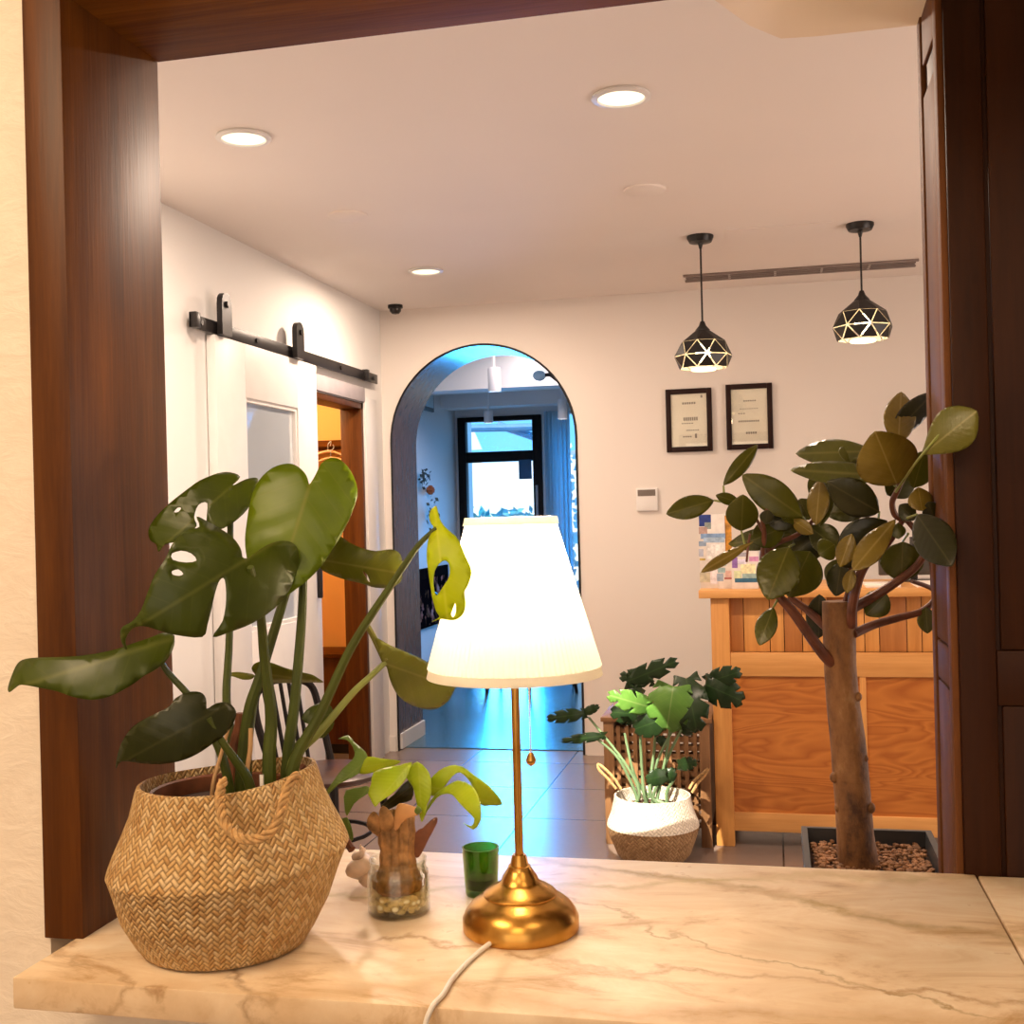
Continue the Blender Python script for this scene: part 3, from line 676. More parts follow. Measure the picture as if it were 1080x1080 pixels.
for k in (-1, 1): bm = NB(); box(bm, a.x+.01, b.x-.01, ym+k*.025-.006, ym+k*.025+.006, ZC-.011, ZC-.003); obj('vent_blade', bm, plain('grey_brown_blade', (.22, .17, .15), .5), t, False)
# access hatch
a, b = atz(765, 243, ZC), atz(881, 233, ZC); bm = NB()
x0, x1, y0 = a.x, b.x, (a.y+b.y)/2
box(bm, x0, x1, y0, y0+.6, ZC-.003, ZC-.0005)
setp(obj('ceiling_hatch', bm, M['ceil'], None, False), 'flush white access hatch in the ceiling between the pendants', 'hatch')
# pendants
def pendant(px, label, ytop_px, ybot_px, ycan):
    Y = 5.51; top, bot = at(px+2, ytop_px, Y), at(px+3, ybot_px, Y); X = top.x; R = .137
    t = thing('pendant_lamp', label, 'pendant lamp', (X, Y, ZC), 'black faceted pendants over the desk')
    bm = NB(); lathe(bm, [(0, 0), (.062, 0), (.062, -.010), (.052, -.03), (.012, -.036), (.006, -.06), (0, -.06)], (X, Y, ZC), 28); obj('ceiling_rose', bm, M['black'], t)
    zt, zb = top.z, bot.z
    bm = NB(); tube(bm, [(X, Y, ZC-.05), (X, Y, zt+.03)], .0045, 8); obj('suspension_cord', bm, M['black'], t)
    bm = NB(); lathe(bm, [(0, .04), (.010, .04), (.017, .02), (.034, .0), (.034, -.006), (0, -.006)], (X, Y, zt), 20); obj('cap', bm, M['black'], t)
    h = zt-zb; n = 8; lev = [(.030, 0, 0), (.106, -.30*h, .5), (R, -.66*h, 0), (.114, -h*.98, .5)]
    ringp = []
    for r, z, off in lev: ringp.append([Vector((X+r*cos(2*pi*(i+off)/n+.2), Y+r*sin(2*pi*(i+off)/n+.2), zt+z)) for i in range(n)])
    tris = []
    for i in range(n):
        j = (i+1) % n; g = (i-1) % n
        tris += [(0, (ringp[0][i], ringp[0][j], ringp[1][i])), (0, (ringp[1][i], ringp[1][g], ringp[0][i]))]
        tris += [(1, (ringp[1][i], ringp[1][g], ringp[2][i])), (1, (ringp[2][i], ringp[2][j], ringp[1][i]))]
        tris += [(2, (ringp[2][i], ringp[2][j], ringp[3][i])), (2, (ringp[3][i], ringp[3][g], ringp[2][i]))]
    ctr = Vector((X, Y, zt-h*.5))
    for mname, scl, nm in (('black', 1.0, 'shade_panels'), ('pend_in', .985, 'shade_lining')):
        bm = NB()
        for lv_, tr in tris:
            g = sum(tr, Vector())/3; k = (.985, .90, .86)[lv_]
            ps = [ctr+(g+(p-g)*k-ctr)*scl for p in tr]; nn = (ps[1]-ps[0]).cross(ps[2]-ps[0]).normalized()
            if nn.dot(g-ctr) < 0: ps.reverse(); nn = -nn
            f = [bm.verts.new(p) for p in ps]; q = [bm.verts.new(p-nn*.0012) for p in ps]
            bm.faces.new(f); bm.faces.new(q[::-1])
            for e in range(3): bm.faces.new((f[e], q[e], q[(e+1) % 3], f[(e+1) % 3]))
        obj(nm, bm, M[mname], t, False)
    bm = NB(); lathe(bm, [(0, 0), (.055, 0), (.060, .006), (.055, .012), (0, .012)], (X, Y, zb-.004), 28); obj('diffuser', bm, emis('pale_yellow_diffuser', (1, .86, .50), 2.6), t)
    bm = NB(); sphere(bm, (X, Y, zt-h*.58), .036, 3, (1, 1, 1.3)); obj('bulb', bm, M['bulb'], t)
    light('pendant_glow', 'POINT', (X, Y, zb-.05), 1.6, WARM, .04)
M['pend_in'] = plain('cream_lining', (.62, .55, .44), .6)
pendant(739, 'black faceted pendant lamp above the framed certificates, left of the pair', 348, 390, 249)
pendant(907, 'black faceted pendant lamp near the walnut pier, right of the pair', 316, 360, 236)
# dome camera
c = at(417, 328, 6.7); c.z = ZC
t = thing('dome_camera', 'small black dome camera on the ceiling beside the corner', 'security camera', c)
bm = NB(); lathe(bm, [(0, 0), (.045, 0), (.045, -.018), (.036, -.022)], c, 24); obj('mount', bm, M['black'], t)
bm = NB(); lathe(bm, [(.036, -.022), (.034, -.038), (.022, -.052), (0, -.056)], c, 24); obj('dome', bm, plain('smoked_dome', (.02, .018, .018), .1), t)
# certificates
def certificate(x0, z0, x1, z1, label, rows, tilt=0):
    t = thing('framed_certificate', label, 'certificate', ((x0+x1)/2, YB, z0), 'black framed certificates on the back wall'); f = .030; y = YB-.022
    bm = NB()
    box(bm, x0, x0+f, y, YB-.001, z0, z1, bev=.003); box(bm, x1-f, x1, y, YB-.001, z0, z1, bev=.003); box(bm, x0+f, x1-f, y, YB-.001, z1-f, z1, bev=.003); box(bm, x0+f, x1-f, y, YB-.001, z0, z0+f, bev=.003)
    obj('frame', bm, M['maroon'], t)
    bm = NB(); box(bm, x0+f, x1-f, YB-.012, YB-.002, z0+f, z1-f); pp = obj('paper_sheet', bm, M['paper'], t, False)
    bm = NB()
    for (u0, u1, v, th) in rows:
        n = max(1, int((u1-u0)*22)); 
        for i in range(n):
            w = (u1-u0)/n; a = x0+(x1-x0)*(u0+w*i); bb = x0+(x1-x0)*(u0+w*(i+.72)); z = z0+(z1-z0)*v
            box(bm, a, bb, YB-.0128, YB-.0119, z-th, z+th)
    obj('printed_lines', bm, M['ink'], pp, False)
    bm = NB(); box(bm, x0+f, x1-f, YB-.0165, YB-.0155, z0+f, z1-f); obj('glazing', bm, M['glass'], t, False)
certificate(-.607, 1.786, -.341, 2.154, 'black framed certificate with darker script line and a small stamp, left of the two', [(.36, .66, .77, .006), (.38, .70, .52, .010), (.34, .6, .45, .003), (.44, .72, .34, .003), (.36, .56, .24, .004), (.62, .68, .25, .013), (.76, .82, .87, .008)])
certificate(-.260, 1.788, .003, 2.166, 'black framed certificate with faint grey lines, right of the two', [(.38, .66, .74, .004), (.26, .42, .55, .003), (.26, .72, .43, .005), (.42, .66, .25, .006), (.3, .7, .62, .002)])
# thermostat
t = thing('thermostat', 'white wall thermostat with a dark display right of the arch', 'thermostat', (-.73, YB, 1.445))
bm = NB(); box(bm, -.794, -.668, YB-.02, YB-.001, 1.447, 1.582, bev=.004); obj('housing', bm, M['white'], t)
bm = NB(); box(bm, -.784, -.680, YB-.022, YB-.019, 1.535, 1.572); obj('display', bm, plain('grey_display', (.16, .13, .11), .3), t, False)

# ================================================================== DESK AND FLOOR PLANT
DK = 5.06
dz = at(760, 622, DK).z
xl, xr = at(751, 700, DK).x, 1.75
t = thing('reception_desk', 'pine reception desk with orange plywood front panels', 'desk', (.6, DK, 0))
zb, zm0, zm1, zt_ = at(880, 860, DK).z, at(880, 714, DK).z, at(880, 690, DK).z, dz-.035
zb0 = at(880, 880, DK).z
bm = NB(); box(bm, at(737, 620, DK).x, xr+.03, DK-.03, DK+.62, dz-.035, dz, bev=.004); obj('desk_top', bm, M['pine_x'], t)
for x in (xl, xr-.075):
    for y in (DK-.005, DK+.53):
        bm = NB(); box(bm, x, x+.078, y, y+.06, 0, zt_, bev=.004); obj('leg', bm, M['pine'], t)
for nm, z0, z1 in (('bottom_rail', zb0, zb), ('middle_rail', zm0, zm1+.005)):
    bm = NB(); box(bm, xl+.078, xr-.075, DK, DK+.035, z0, z1, bev=.003); obj(nm, bm, M['pine_x'], t)
xs = at(911, 770, DK).x
bm = NB(); box(bm, xs-.012, xs+.014, DK+.002, DK+.03, zb, zm0, bev=.002); obj('mullion', bm, M['pine'], t)
for x0, x1 in ((xl+.078, xs-.012), (xs+.014, xr-.075)):
    bm = NB(); box(bm, x0, x1, DK+.012, DK+.028, zb, zm0); obj('plywood_panel', bm, M['ply'], t, False)
bm = NB(); k = 0; x = xl+.078
_w = [.06, .11, .06, .075, .06, .045, .09, .06]
sh = []
while x < xr-.08:
    w = _w[k % 8]; dd = .0 if k % 8 == 5 else .03
    b2 = NB(); box(b2, x, min(x+w-.003, xr-.076), DK+.012+dd, DK+.03+dd, zm1+.005, zt_, bev=.002)
    obj('front_board', b2, M['pine'] if k % 3 else wood('pine_board_dark', (.34, .12, .028), (.52, .21, .055), 'Z', .9, .45, (.3, .7), .05), t); x += w; k += 1
bm.free()
bm = NB(); box(bm, xl+.078, xr-.076, DK+.29, DK+.30, .06, zt_); obj('back_board', bm, M['panelwood'], t, False)
# brochures on the desk
def card(px0, py0, px1, py1, Y, mats, label, name, cat='leaflet'):
    a, b = at(px0, py0, Y), at(px1, py1, Y); z0 = dz; bm = NB()
    box(bm, a.x, b.x, Y, Y+.006, z0, a.z, bev=.001); o = obj(name, bm, mats)
    return setp(o, label, cat)
def patches(o, Y, lst):
    bm = NB(); ms = []
    for k, (x0, y0, x1, y1, c) in enumerate(lst):
        a, b = at(x0, y0, Y), at(x1, y1, Y); n = len(bm.faces)
        box(bm, a.x, b.x, Y-.0006-.0001*k, Y, max(b.z, dz+.001), a.z); bm.faces.ensure_lookup_table()
        for f in bm.faces[n:]: f.material_index = k
        ms.append(plain('printed_colour', c, .5, var=.25, scale=60))
    obj('printed_picture', bm, ms, o, False)
CR = plain('cream_card', (.74, .68, .62), .5, var=.1, scale=30)
o = card(737, 543, 766, 617, DK+.10, CR, 'tall blue and white printed board standing on the left desk end', 'printed_board')
patches(o, DK+.10, [(737, 543, 750, 555, (.012, .035, .20)), (743, 551, 750, 558, (.25, .30, .28)), (737, 556, 746, 563, (.42, .28, .24)), (739, 563, 765, 568, (.20, .32, .52)), (742, 567, 764, 572, (.36, .47, .60)), (737, 571, 745, 576, (.30, .38, .50)), (737, 579, 742, 587, (.40, .42, .50)), (745, 574, 763, 590, (.82, .78, .74)), (738, 589, 744, 591, (.6, .42, .08)), (738, 604, 749, 614, (.52, .48, .34)), (749, 598, 757, 616, (.80, .74, .76))])
o = card(752, 544, 773, 617, DK+.125, plain('orange_card', (.60, .27, .03), .5, var=.4, scale=50), 'orange printed card peeking out behind the blue and white board', 'printed_card')
o = card(757, 588, 774, 617, DK+.06, CR, 'small teal and pink leaflet in front of the tall printed board', 'leaflet')
patches(o, DK+.06, [(757, 588, 766, 597, (.35, .48, .42)), (757, 599, 765, 604, (.30, .45, .46)), (765, 602, 773, 611, (.70, .46, .40)), (756, 605, 763, 613, (.30, .38, .48)), (764, 609, 772, 611, (.4, .12, .1))])
o = card(771, 582, 800, 617, DK+.04, CR, 'wide purple and cream leaflet, rightmost of the printed cards', 'leaflet')
patches(o, DK+.04, [(771, 583, 788, 587, (.36, .34, .38)), (772, 588, 778, 599, (.24, .12, .38)), (778, 590, 787, 595, (.72, .66, .78)), (790, 587, 800, 592, (.62, .28, .48)), (781, 595, 797, 605, (.82, .76, .46)), (774, 602, 782, 611, (.62, .66, .40)), (783, 605, 799, 610, (.30, .42, .40)), (775, 610, 800, 614, (.03, .12, .20))])
# monitor and papers on the desk
t = thing('computer_monitor', 'dark flat monitor on the desk seen between the rubber tree leaves', 'monitor', (at(955, 600, DK+.4).x, DK+.4, dz))
a, b = at(926, 580, DK+.4), at(990, 618, DK+.4)
bm = NB(); box(bm, a.x, b.x+.1, DK+.39, DK+.42, dz+.03, a.z, bev=.006); obj('screen', bm, M['screen'], t)
bm = NB(); box(bm, a.x+.14, a.x+.17, DK+.42, DK+.45, dz+.01, dz+.2, bev=.003); box(bm, a.x+.08, a.x+.24, DK+.38, DK+.5, dz, dz+.01, bev=.003); obj('stand', bm, M['screen'], t)
bm = NB(); a = at(912, 613, DK+.1); box(bm, a.x, a.x+.14, DK+.03, DK+.24, dz, dz+.012, bev=.001); setp(obj('paper_stack', bm, M['paper']), 'small stack of white papers on the desk before the monitor', 'papers')
bm = NB(); a = at(965, 613, DK+.1); box(bm, a.x, a.x+.2, DK+.03, DK+.26, dz, dz+.014, bev=.001); setp(obj('writing_pad', bm, M['paper']), 'white pad at the right end of the desk beside the walnut pier', 'papers')
# lattice crate
CY = 5.02; x0, x1 = at(637, 800, CY).x, at(749, 800, CY).x; zt_c = at(700, 762, CY).z
t = thing('lattice_crate', 'brown wooden lattice box standing between the desk and the arch', 'crate', ((x0+x1)/2, CY+.2, 0))
for x in (x0, x1-.045):
    for y in (CY, CY+.40): bm = NB(); box(bm, x, x+.045, y, y+.045, 0, zt_c, bev=.003); obj('post', bm, M['cratewood'], t)
def lattice(fx, nm):
    bm = NB(); u0, u1 = x0+.045, x1-.045; n = 10; m = 12
    for i in range(n):
        u = u0+(u1-u0)*(i+.5)/n; w = (u1-u0)/n*.24
        box(bm, u-w, u+w, fx, fx+.010, .07, zt_c-.02)
    for j in range(m):
        z = .09+(zt_c-.13)*j/(m-1); box(bm, u0, u1, fx+.010, fx+.018, z-.011, z+.011)
    obj(nm, bm, M['cratewood'], t, False)
lattice(CY+.01, 'lattice_panel'); lattice(CY+.41, 'lattice_panel')
bm = NB(); box(bm, x0-.01, x1+.01, CY-.01, CY+.455, zt_c, zt_c+.02, bev=.003); obj('lid', bm, M['cratewood'], t)
for x in (x0+.005, x1-.02): bm = NB(); box(bm, x, x+.015, CY+.045, CY+.40, .07, zt_c-.02); obj('side_panel', bm, M['cratewood'], t, False)

def basket_mesh(prof, c, seg, uvs=(1, 1), squash=None, z_of=None):
    """lathe with metric uv; prof list of (r, z)"""
    bm = NB(); uvl = bm.loops.layers.uv.new('UVMap'); rings = []; L = 0; prev = None; R0 = max(p[0] for p in prof)
    for r, z in prof:
        if prev: L += math.hypot(r-prev[0], z-prev[1])
        prev = (r, z); row = []
        for i in range(seg):
            a = 2*pi*i/seg; x, y, zz = r*cos(a), r*sin(a), z
            if squash: x, y, zz = squash(x, y, zz, a)
            row.append(bm.verts.new((c[0]+x, c[1]+y, c[2]+zz)))
        rings.append((row, L))
    for (a, la), (b, lb) in zip(rings, rings[1:]):
        for i in range(seg):
            j = (i+1) % seg; f = bm.faces.new((a[i], a[j], b[j], b[i])); U = 2*pi*R0
            # a whole number of strips round the belly so the weave meets itself
            for lp, uv in zip(f.loops, ((i/seg, la), (( i+1)/seg, la), ((i+1)/seg, lb), (i/seg, lb))): lp[uvl].uv = (uv[0]*uvs[0], uv[1]*uvs[1])
    return bm
def dens(prof, n):
    out = []
    for p, q in zip(prof, prof[1:]):
        for k in range(n): out.append((p[0]+(q[0]-p[0])*k/n, p[1]+(q[1]-p[1])*k/n))
    return out+[prof[-1]]

# ------------------------------------------------------------------ leaves
def inside(p, poly):
    x, y = p; r = False; j = len(poly)-1
    for i in range(len(poly)):
        xi, yi = poly[i]; xj, yj = poly[j]
        if (yi > y) != (yj > y) and x < (xj-xi)*(y-yi)/(yj-yi)+xi: r = not r
        j = i
    return r
def cat2(poly, n=3):
    pts = smooth_pts([Vector((p[0], p[1], 0)) for p in list(poly)+[poly[0], poly[1]]], n)[:len(poly)*n]
    return [(p.x, p.y) for p in pts]
def leaf(parent, mat, outline, A, B, dA, dB, holes=(), tilt=0, cup=.25, droop=.08, rip=.012, name='leaf', sm=3, off=(0, 0), sc=1, thick=.0006, nrip=6, label=None):
    """a leaf with outline in picture units, standing in depth: midrib A at depth dA to B at depth dB; tilt = one side nearer,
    cup = both edges turned, droop = arch of the midrib"""
    f = lambda p: (off[0]+p[0]/sc, off[1]+p[1]/sc)
    outline = cat2([f(p) for p in outline], sm); holes = [cat2([f(p) for p in h], 2) for h in holes]
    A, B = Vector(f(A)), Vector(f(B)); ax = B-A; L = ax.length; ax /= L; nx = Vector((-ax.y, ax.x))
    x0, x1 = min(p[0] for p in outline), max(p[0] for p in outline); y0, y1 = min(p[1] for p in outline), max(p[1] for p in outline)
    step = max(x1-x0, y1-y0)/15
    verts = list(outline); edges = [(i, (i+1) % len(outline)) for i in range(len(outline))]
    for h in holes:
        b = len(verts); verts += h; edges += [(b+i, b+(i+1) % len(h)) for i in range(len(h))]
    n = 15; 
    for i in range(1, n+1):
        for j in range(1, n+1):
            p = (x0+step*(i-.5+(.25 if j % 2 else -.25)), y0+step*(j-.5))
            if inside(p, outline): verts.append(p)
    for k in range(1, 14):
        p = A+ax*L*k/14
        if inside(p, outline): verts.append((p.x, p.y))
    r = delaunay_2d_cdt([Vector(v) for v in verts], edges, [], 0, 1e-4)
    mp = L*((dA+dB)/2)/FPX
    bm = NB(); uvl = bm.loops.layers.uv.new('UVMap'); vs = []; ts = []
    for v in r[0]:
        d = Vector(v)-A; t = d.dot(ax)/L; s = d.dot(nx)/L; tc = min(1.15, max(-.3, t))
        dep = dA+(dB-dA)*tc+mp*(tilt*s+cup*s*s*1.6+droop*((2*tc-1)**2-1)+rip*cos((t-abs(s)*.7)*nrip*2*pi)*min(1, abs(s)*6))
        vs.append(bm.verts.new(at(v[0], v[1], dep))); ts.append((t, s))
    for fc in r[2]:
        c = (sum(r[0][i][0] for i in fc)/3, sum(r[0][i][1] for i in fc)/3)
        if not inside(c, outline) or any(inside(c, h) for h in holes): continue
        try: q = bm.faces.new([vs[i] for i in fc])
        except ValueError: continue
        for lp, i in zip(q.loops, fc): lp[uvl].uv = ts[i]
    bmesh.ops.delete(bm, geom=[v for v in bm.verts if not v.link_faces], context='VERTS')
    o = obj(name, bm, mat, parent, sharp=180, label=label)
    m = o.modifiers.new('thickness', 'SOLIDIFY'); m.thickness = thick; m.offset = 0
    return o
def ell(b, t, w, belly=.5, tip=.18, n=9):
    """pointed oval outline from base b to tip t, full width w; belly = where it is widest"""
    b, t = Vector(b), Vector(t); ax = t-b; L = ax.length; ax /= L; nx = Vector((-ax.y, ax.x)); left = []; right = []
    for i in range(1, n):
        u = i/n; k = math.log(.5)/math.log(belly); s = max(0, sin(pi*u**k))**.72*w/2*(1 if u < .85 else 1-tip*(u-.85)/.15)
        p = b+ax*L*u; left.append(tuple(p+nx*s)); right.append(tuple(p-nx*s))
    return [tuple(b)]+left+[tuple(t)]+right[::-1]
def stem(parent, mat, pts, depths, r0, r1, name='petiole', seg=9, n=6, off=(0, 0), sc=1, start=None):
    P = [at(off[0]+p[0]/sc, off[1]+p[1]/sc, d) for p, d in zip(pts, depths)]
    if start is not None: P = [Vector(start)]+P
    Q = smooth_pts(P, n); bm = NB(); tube(bm, Q, lerp_list((r0, r1), len(Q)), seg); return obj(name, bm, mat, parent)

# ------------------------------------------------------------------ belly basket with small monstera on the floor
PY = 4.83; pc = at(689, 880, PY); PXX = pc.x
k = lambda px: px/FPX*PY*1.0
rim, bel, bas = at(652, 838, PY), at(641, 868, PY), at(660, 900, PY)
rz, bz = at(690, 838, PY).z, at(690, 868, PY).z
rr = (at(730, 838, PY).x-at(650, 838, PY).x)/2; rb = (at(738, 868, PY).x-at(641, 868, PY).x)/2
t = thing('belly_basket', 'floor basket with white upper half and natural woven lower half', 'basket', (PXX, PY, 0))
prof = dens([(.0, .004), (rb*.66, .0), (rb*.80, .03), (rb*.94, .10), (rb, bz-.004)], 4)
obj('lower_half', basket_mesh(prof, (PXX, PY, 0), 64, (72/60, 1)), M['weave_far'], t)
prof = dens([(rb, bz-.004), (rb*.985, bz+.01), (rb*.90, bz+.05), (rr*1.02, rz-.02), (rr, rz), (rr-.008, rz), (rr*.96, rz-.03), (rr*.9, rz-.06)], 4)
obj('upper_half', basket_mesh(prof, (PXX, PY, 0), 64, (72/60, 1)), M['weave_far_top'], t)
for sgn, pts in ((-1, [(655, 832), (647, 820), (637, 810), (631, 806), (632, 812), (640, 820), (650, 832)]), (1, [(727, 832), (732, 824), (742, 815), (747, 811), (743, 818), (736, 826), (730, 836)])):
    bm = NB(); tube(bm, smooth_pts([at(px, py, PY) for px, py in pts]), .006, 8); obj('handle', bm, M['rope'], t)
pm = thing('small_monstera_plant', 'monstera growing from the white-topped basket beside the desk', 'plant', (PXX, PY, rz-.06))
bm = NB(); lathe(bm, [(0, -.05), (rr*.92, -.055)], (PXX, PY, rz), 32); obj('soil', bm, M['soil'], pm)
O5 = dict(off=(570, 680), sc=4.5)
base = Vector((PXX, PY, rz-.05))
fs = [((470, 700), (400, 560), (230, 345)), ((450, 700), (370, 540), (260, 440)), ((520, 700), (560, 540), (630, 400)), ((490, 700), (480, 560), (470, 340)), ((540, 700), (590, 560), (640, 210)), ((560, 700), (620, 500), (790, 190)), ((520, 700), (540, 500), (550, 310)), ((600, 700), (630, 640), (610, 620)), ((500, 705), (440, 600), (400, 420))]
for i, pts in enumerate(fs): stem(pm, M['stem_far'], pts, [PY-.02+.015*(i % 3), PY-.03, PY-.04-.02*(i % 4)], .008, .005, seg=7, start=base+Vector((.02*(i-4), 0, 0)), **O5)
def split_leaf(b, t, w, n=4, deep=.62, half=(1, 1)):
    b, t = Vector(b), Vector(t); ax = t-b; L = ax.length; ax /= L; nx = Vector((-ax.y, ax.x)); out = []
    for side in (1, -1):
        seq = []; m = n*8
        for i in range(m+1):
            u = i/m; wv = max(.0, sin(pi*min(1, u*.84+.14)))**.55*w/2*half[0 if side > 0 else 1]
            ph = i % 8; cut = (1-deep) if (ph == 4 and i < m) else 1
            seq.append(tuple(b+ax*L*(u-.12*max(0, 1-u*5)+.06*(cut > .9)-.05*(cut < .8))+nx*side*wv*cut))
        out += seq if side > 0 else seq[::-1]
    return [tuple(b+ax*L*.04)]+out[:len(out)//2]+[tuple(t)]+out[len(out)//2:]
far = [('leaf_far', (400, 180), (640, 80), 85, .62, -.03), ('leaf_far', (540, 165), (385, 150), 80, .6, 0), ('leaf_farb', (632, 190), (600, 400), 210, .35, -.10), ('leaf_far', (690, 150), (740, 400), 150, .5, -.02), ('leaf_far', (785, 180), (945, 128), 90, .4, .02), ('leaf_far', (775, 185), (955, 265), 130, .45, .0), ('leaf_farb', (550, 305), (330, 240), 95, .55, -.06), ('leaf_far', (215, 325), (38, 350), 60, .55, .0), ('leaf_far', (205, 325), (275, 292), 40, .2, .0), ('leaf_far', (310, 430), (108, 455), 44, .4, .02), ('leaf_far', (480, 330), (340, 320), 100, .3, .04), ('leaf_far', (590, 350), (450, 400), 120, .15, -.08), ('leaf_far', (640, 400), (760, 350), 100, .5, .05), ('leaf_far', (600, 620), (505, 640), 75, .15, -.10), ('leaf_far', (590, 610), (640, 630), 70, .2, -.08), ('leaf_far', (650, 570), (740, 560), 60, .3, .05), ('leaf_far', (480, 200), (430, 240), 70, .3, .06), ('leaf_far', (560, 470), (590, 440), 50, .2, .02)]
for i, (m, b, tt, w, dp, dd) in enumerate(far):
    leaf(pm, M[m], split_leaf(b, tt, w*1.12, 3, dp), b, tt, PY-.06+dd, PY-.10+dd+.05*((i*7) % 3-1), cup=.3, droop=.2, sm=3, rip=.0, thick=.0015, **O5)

# ================================================================== MARBLE COUNTER AND WHAT STANDS ON IT
SX = .272
bm = NB(); box(bm, -.905, SX-.0015, 1.222, 1.79, CT-.038, CT, bev=.0025)
setp(obj('marble_countertop', bm, M['marble']), 'long cream marble countertop slab carrying the lamp and the basket', 'countertop')
bm = NB(); box(bm, SX+.0015, 1.6, 1.222, 1.784, CT-.038, CT, bev=.0025)
setp(obj('marble_countertop', bm, M['marble']), 'second marble slab right of the seam, before the walnut pier', 'countertop')

# ---- table lamp
LX, LY = -.335, 1.472
t = thing('table_lamp', 'lit brass table lamp with white pleated shade on the marble counter', 'lamp', (LX, LY, CT))
C0 = (LX, LY, CT)
bm = NB(); lathe(bm, [(0, 0), (.073, 0), (.0755, .003), (.0755, .017), (.0735, .0205), (.0725, .024), (.066, .033), (.057, .040), (.050, .0435), (.0475, .0455), (.0478, .0475), (.0455, .050), (.038, .055), (.029, .0595), (.0245, .0635), (.0225, .069), (.0175, .0765), (.0145, .081), (.0145, .083), (.0118, .084), (.0095, .0955), (.0088, .0975), (0, .0975)], C0, 64); obj('base', bm, M['brass'], t)
ztop, zbot = 1.446, 1.240
bm = NB(); tube(bm, [(LX, LY, CT+.095), (LX, LY, 1.315)], .0056, 14); obj('pole', bm, M['brass'], t)
bm = NB(); lathe(bm, [(0, 1.305), (.015, 1.305), (.017, 1.312), (.017, 1.352), (.012, 1.356), (0, 1.356)], (LX, LY, 0), 24); obj('socket', bm, M['brass'], t)
bm = NB(); lathe(bm, [(0, 1.354), (.012, 1.356), (.016, 1.37), (.024, 1.388), (.024, 1.402), (.014, 1.416), (0, 1.419)], (LX, LY, 0), 24); obj('bulb', bm, M['bulb'], t)
light('lamp_bulb_light', 'POINT', (LX, LY, 1.432), 9.5, (1, .78, .52), .012)
light('lamp_bulb_light', 'POINT', (LX, LY, 1.30), 2.2, (1, .80, .54), .012)
rb_, rt_ = .1135, .0590
pleat = lambda a, z: 1+.006*sin(a*96)
bm = NB(); pr = [(rb_-.0005+(rt_-rb_)*i/10, zbot+.012+(ztop-.007-zbot-.012)*i/10) for i in range(11)]
lathe(bm, pr, (LX, LY, 0), 384, mod=pleat)
sh = obj('lamp_shade', bm, M['shade'], t)
for z, r in ((zbot, rb_), (ztop-.010, rt_+.0025)):
    bm = NB(); hh = .013 if z == zbot else .010; dr = (rt_-rb_)/(ztop-zbot)*hh
    lathe(bm, [(r+.0012, z), (r+.0012+dr, z+hh), (r-.0008+dr, z+hh), (r-.0008, z), (r+.0012, z)], (LX, LY, 0), 96); obj('shade_band', bm, M['shade'], sh)
bm = NB()
for a in (0, 2.09, 4.19): tube(bm, [(LX, LY, zbot+.06), (LX+(rb_-.02)*cos(a), LY+(rb_-.02)*sin(a), zbot+.045)], .0012, 6)
obj('shade_spider', bm, M['brass'], t)
bm = NB(); cx, cy = LX+.017, LY-.035
cc = at(558, 726, 1.445); cb2 = at(560, 798, 1.445)
z = 1.32
while z > cb2.z+.004: sphere(bm, (cc.x, cc.y, z), .0016, 1); z -= .0036
tube(bm, [(cc.x, cc.y, 1.325), (cc.x, cc.y, cb2.z)], .0007, 5); tube(bm, [(LX, LY, 1.325), (cc.x, cc.y, 1.323)], .0018, 6)
ck = obj('pull_chain', bm, plain('pale_bead_chain', (.75, .72, .66), .35, .4), t)
bm = NB(); lathe(bm, [(0, .010), (.003, .009), (.0068, .0), (.006, -.004), (.002, -.008), (0, -.0085)], (cc.x, cc.y, cb2.z-.004), 16); obj('pull_knob', bm, M['brass'], ck)
pts = [at(518, 994, 1.404)]
for px, py in ((505, 1004), (490, 1018), (476, 1034), (467, 1049)): pts.append(atz(px, py, CT+.0035))
pts.append(Vector((pts[-1].x-.004, 1.2165, CT+.001))); e = pts[-1]; pts += [Vector((e.x-.008, 1.212, CT-.03)), Vector((e.x-.02, 1.212, CT-.14)), Vector((e.x-.03, 1.235, CT-.4)), Vector((e.x-.03, 1.30, CT-.88))]
bm = NB(); tube(bm, smooth_pts(pts), .0031, 10); obj('power_cord', bm, M['cord'], t, label='white power cord running off the counter edge')

# ---- woven basket
BC = at(238, 991, 1.367); BX, BY = BC.x, 1.367
BZ = at(238, 903, BY).z-CT; TZ = at(238, 818, BY).z-CT
t = thing('woven_basket', 'large natural seagrass belly basket on the marble counter', 'basket', (BX, BY, CT))
def squash(x, y, z, a):
    k = min(1, max(0, z/.11)); lump = 1+.018*sin(a*3+1)*k+.012*sin(a*5)*k
    return x*lump+.006*k*k, y*lump, z+.012*k*(x/.15)+.004*sin(a*2+.6)*k
prof = dens([(.0, .003), (.090, .0005), (.103, .004), (.114, .02), (.130, .05), (.1405, .085), (.1475, BZ-.006), (.150, BZ), (.148, BZ+.007), (.142, BZ+.022), (.131, BZ+.045), (.121, BZ+.068), (.113, TZ-.006), (.1105, TZ), (.106, TZ+.001), (.105, TZ-.02), (.108, TZ-.06)], 4)
bk = obj('woven_body', basket_mesh(prof, (BX, BY, CT), 180, (112/118, 1), squash), M['weave'], t, sharp=60)
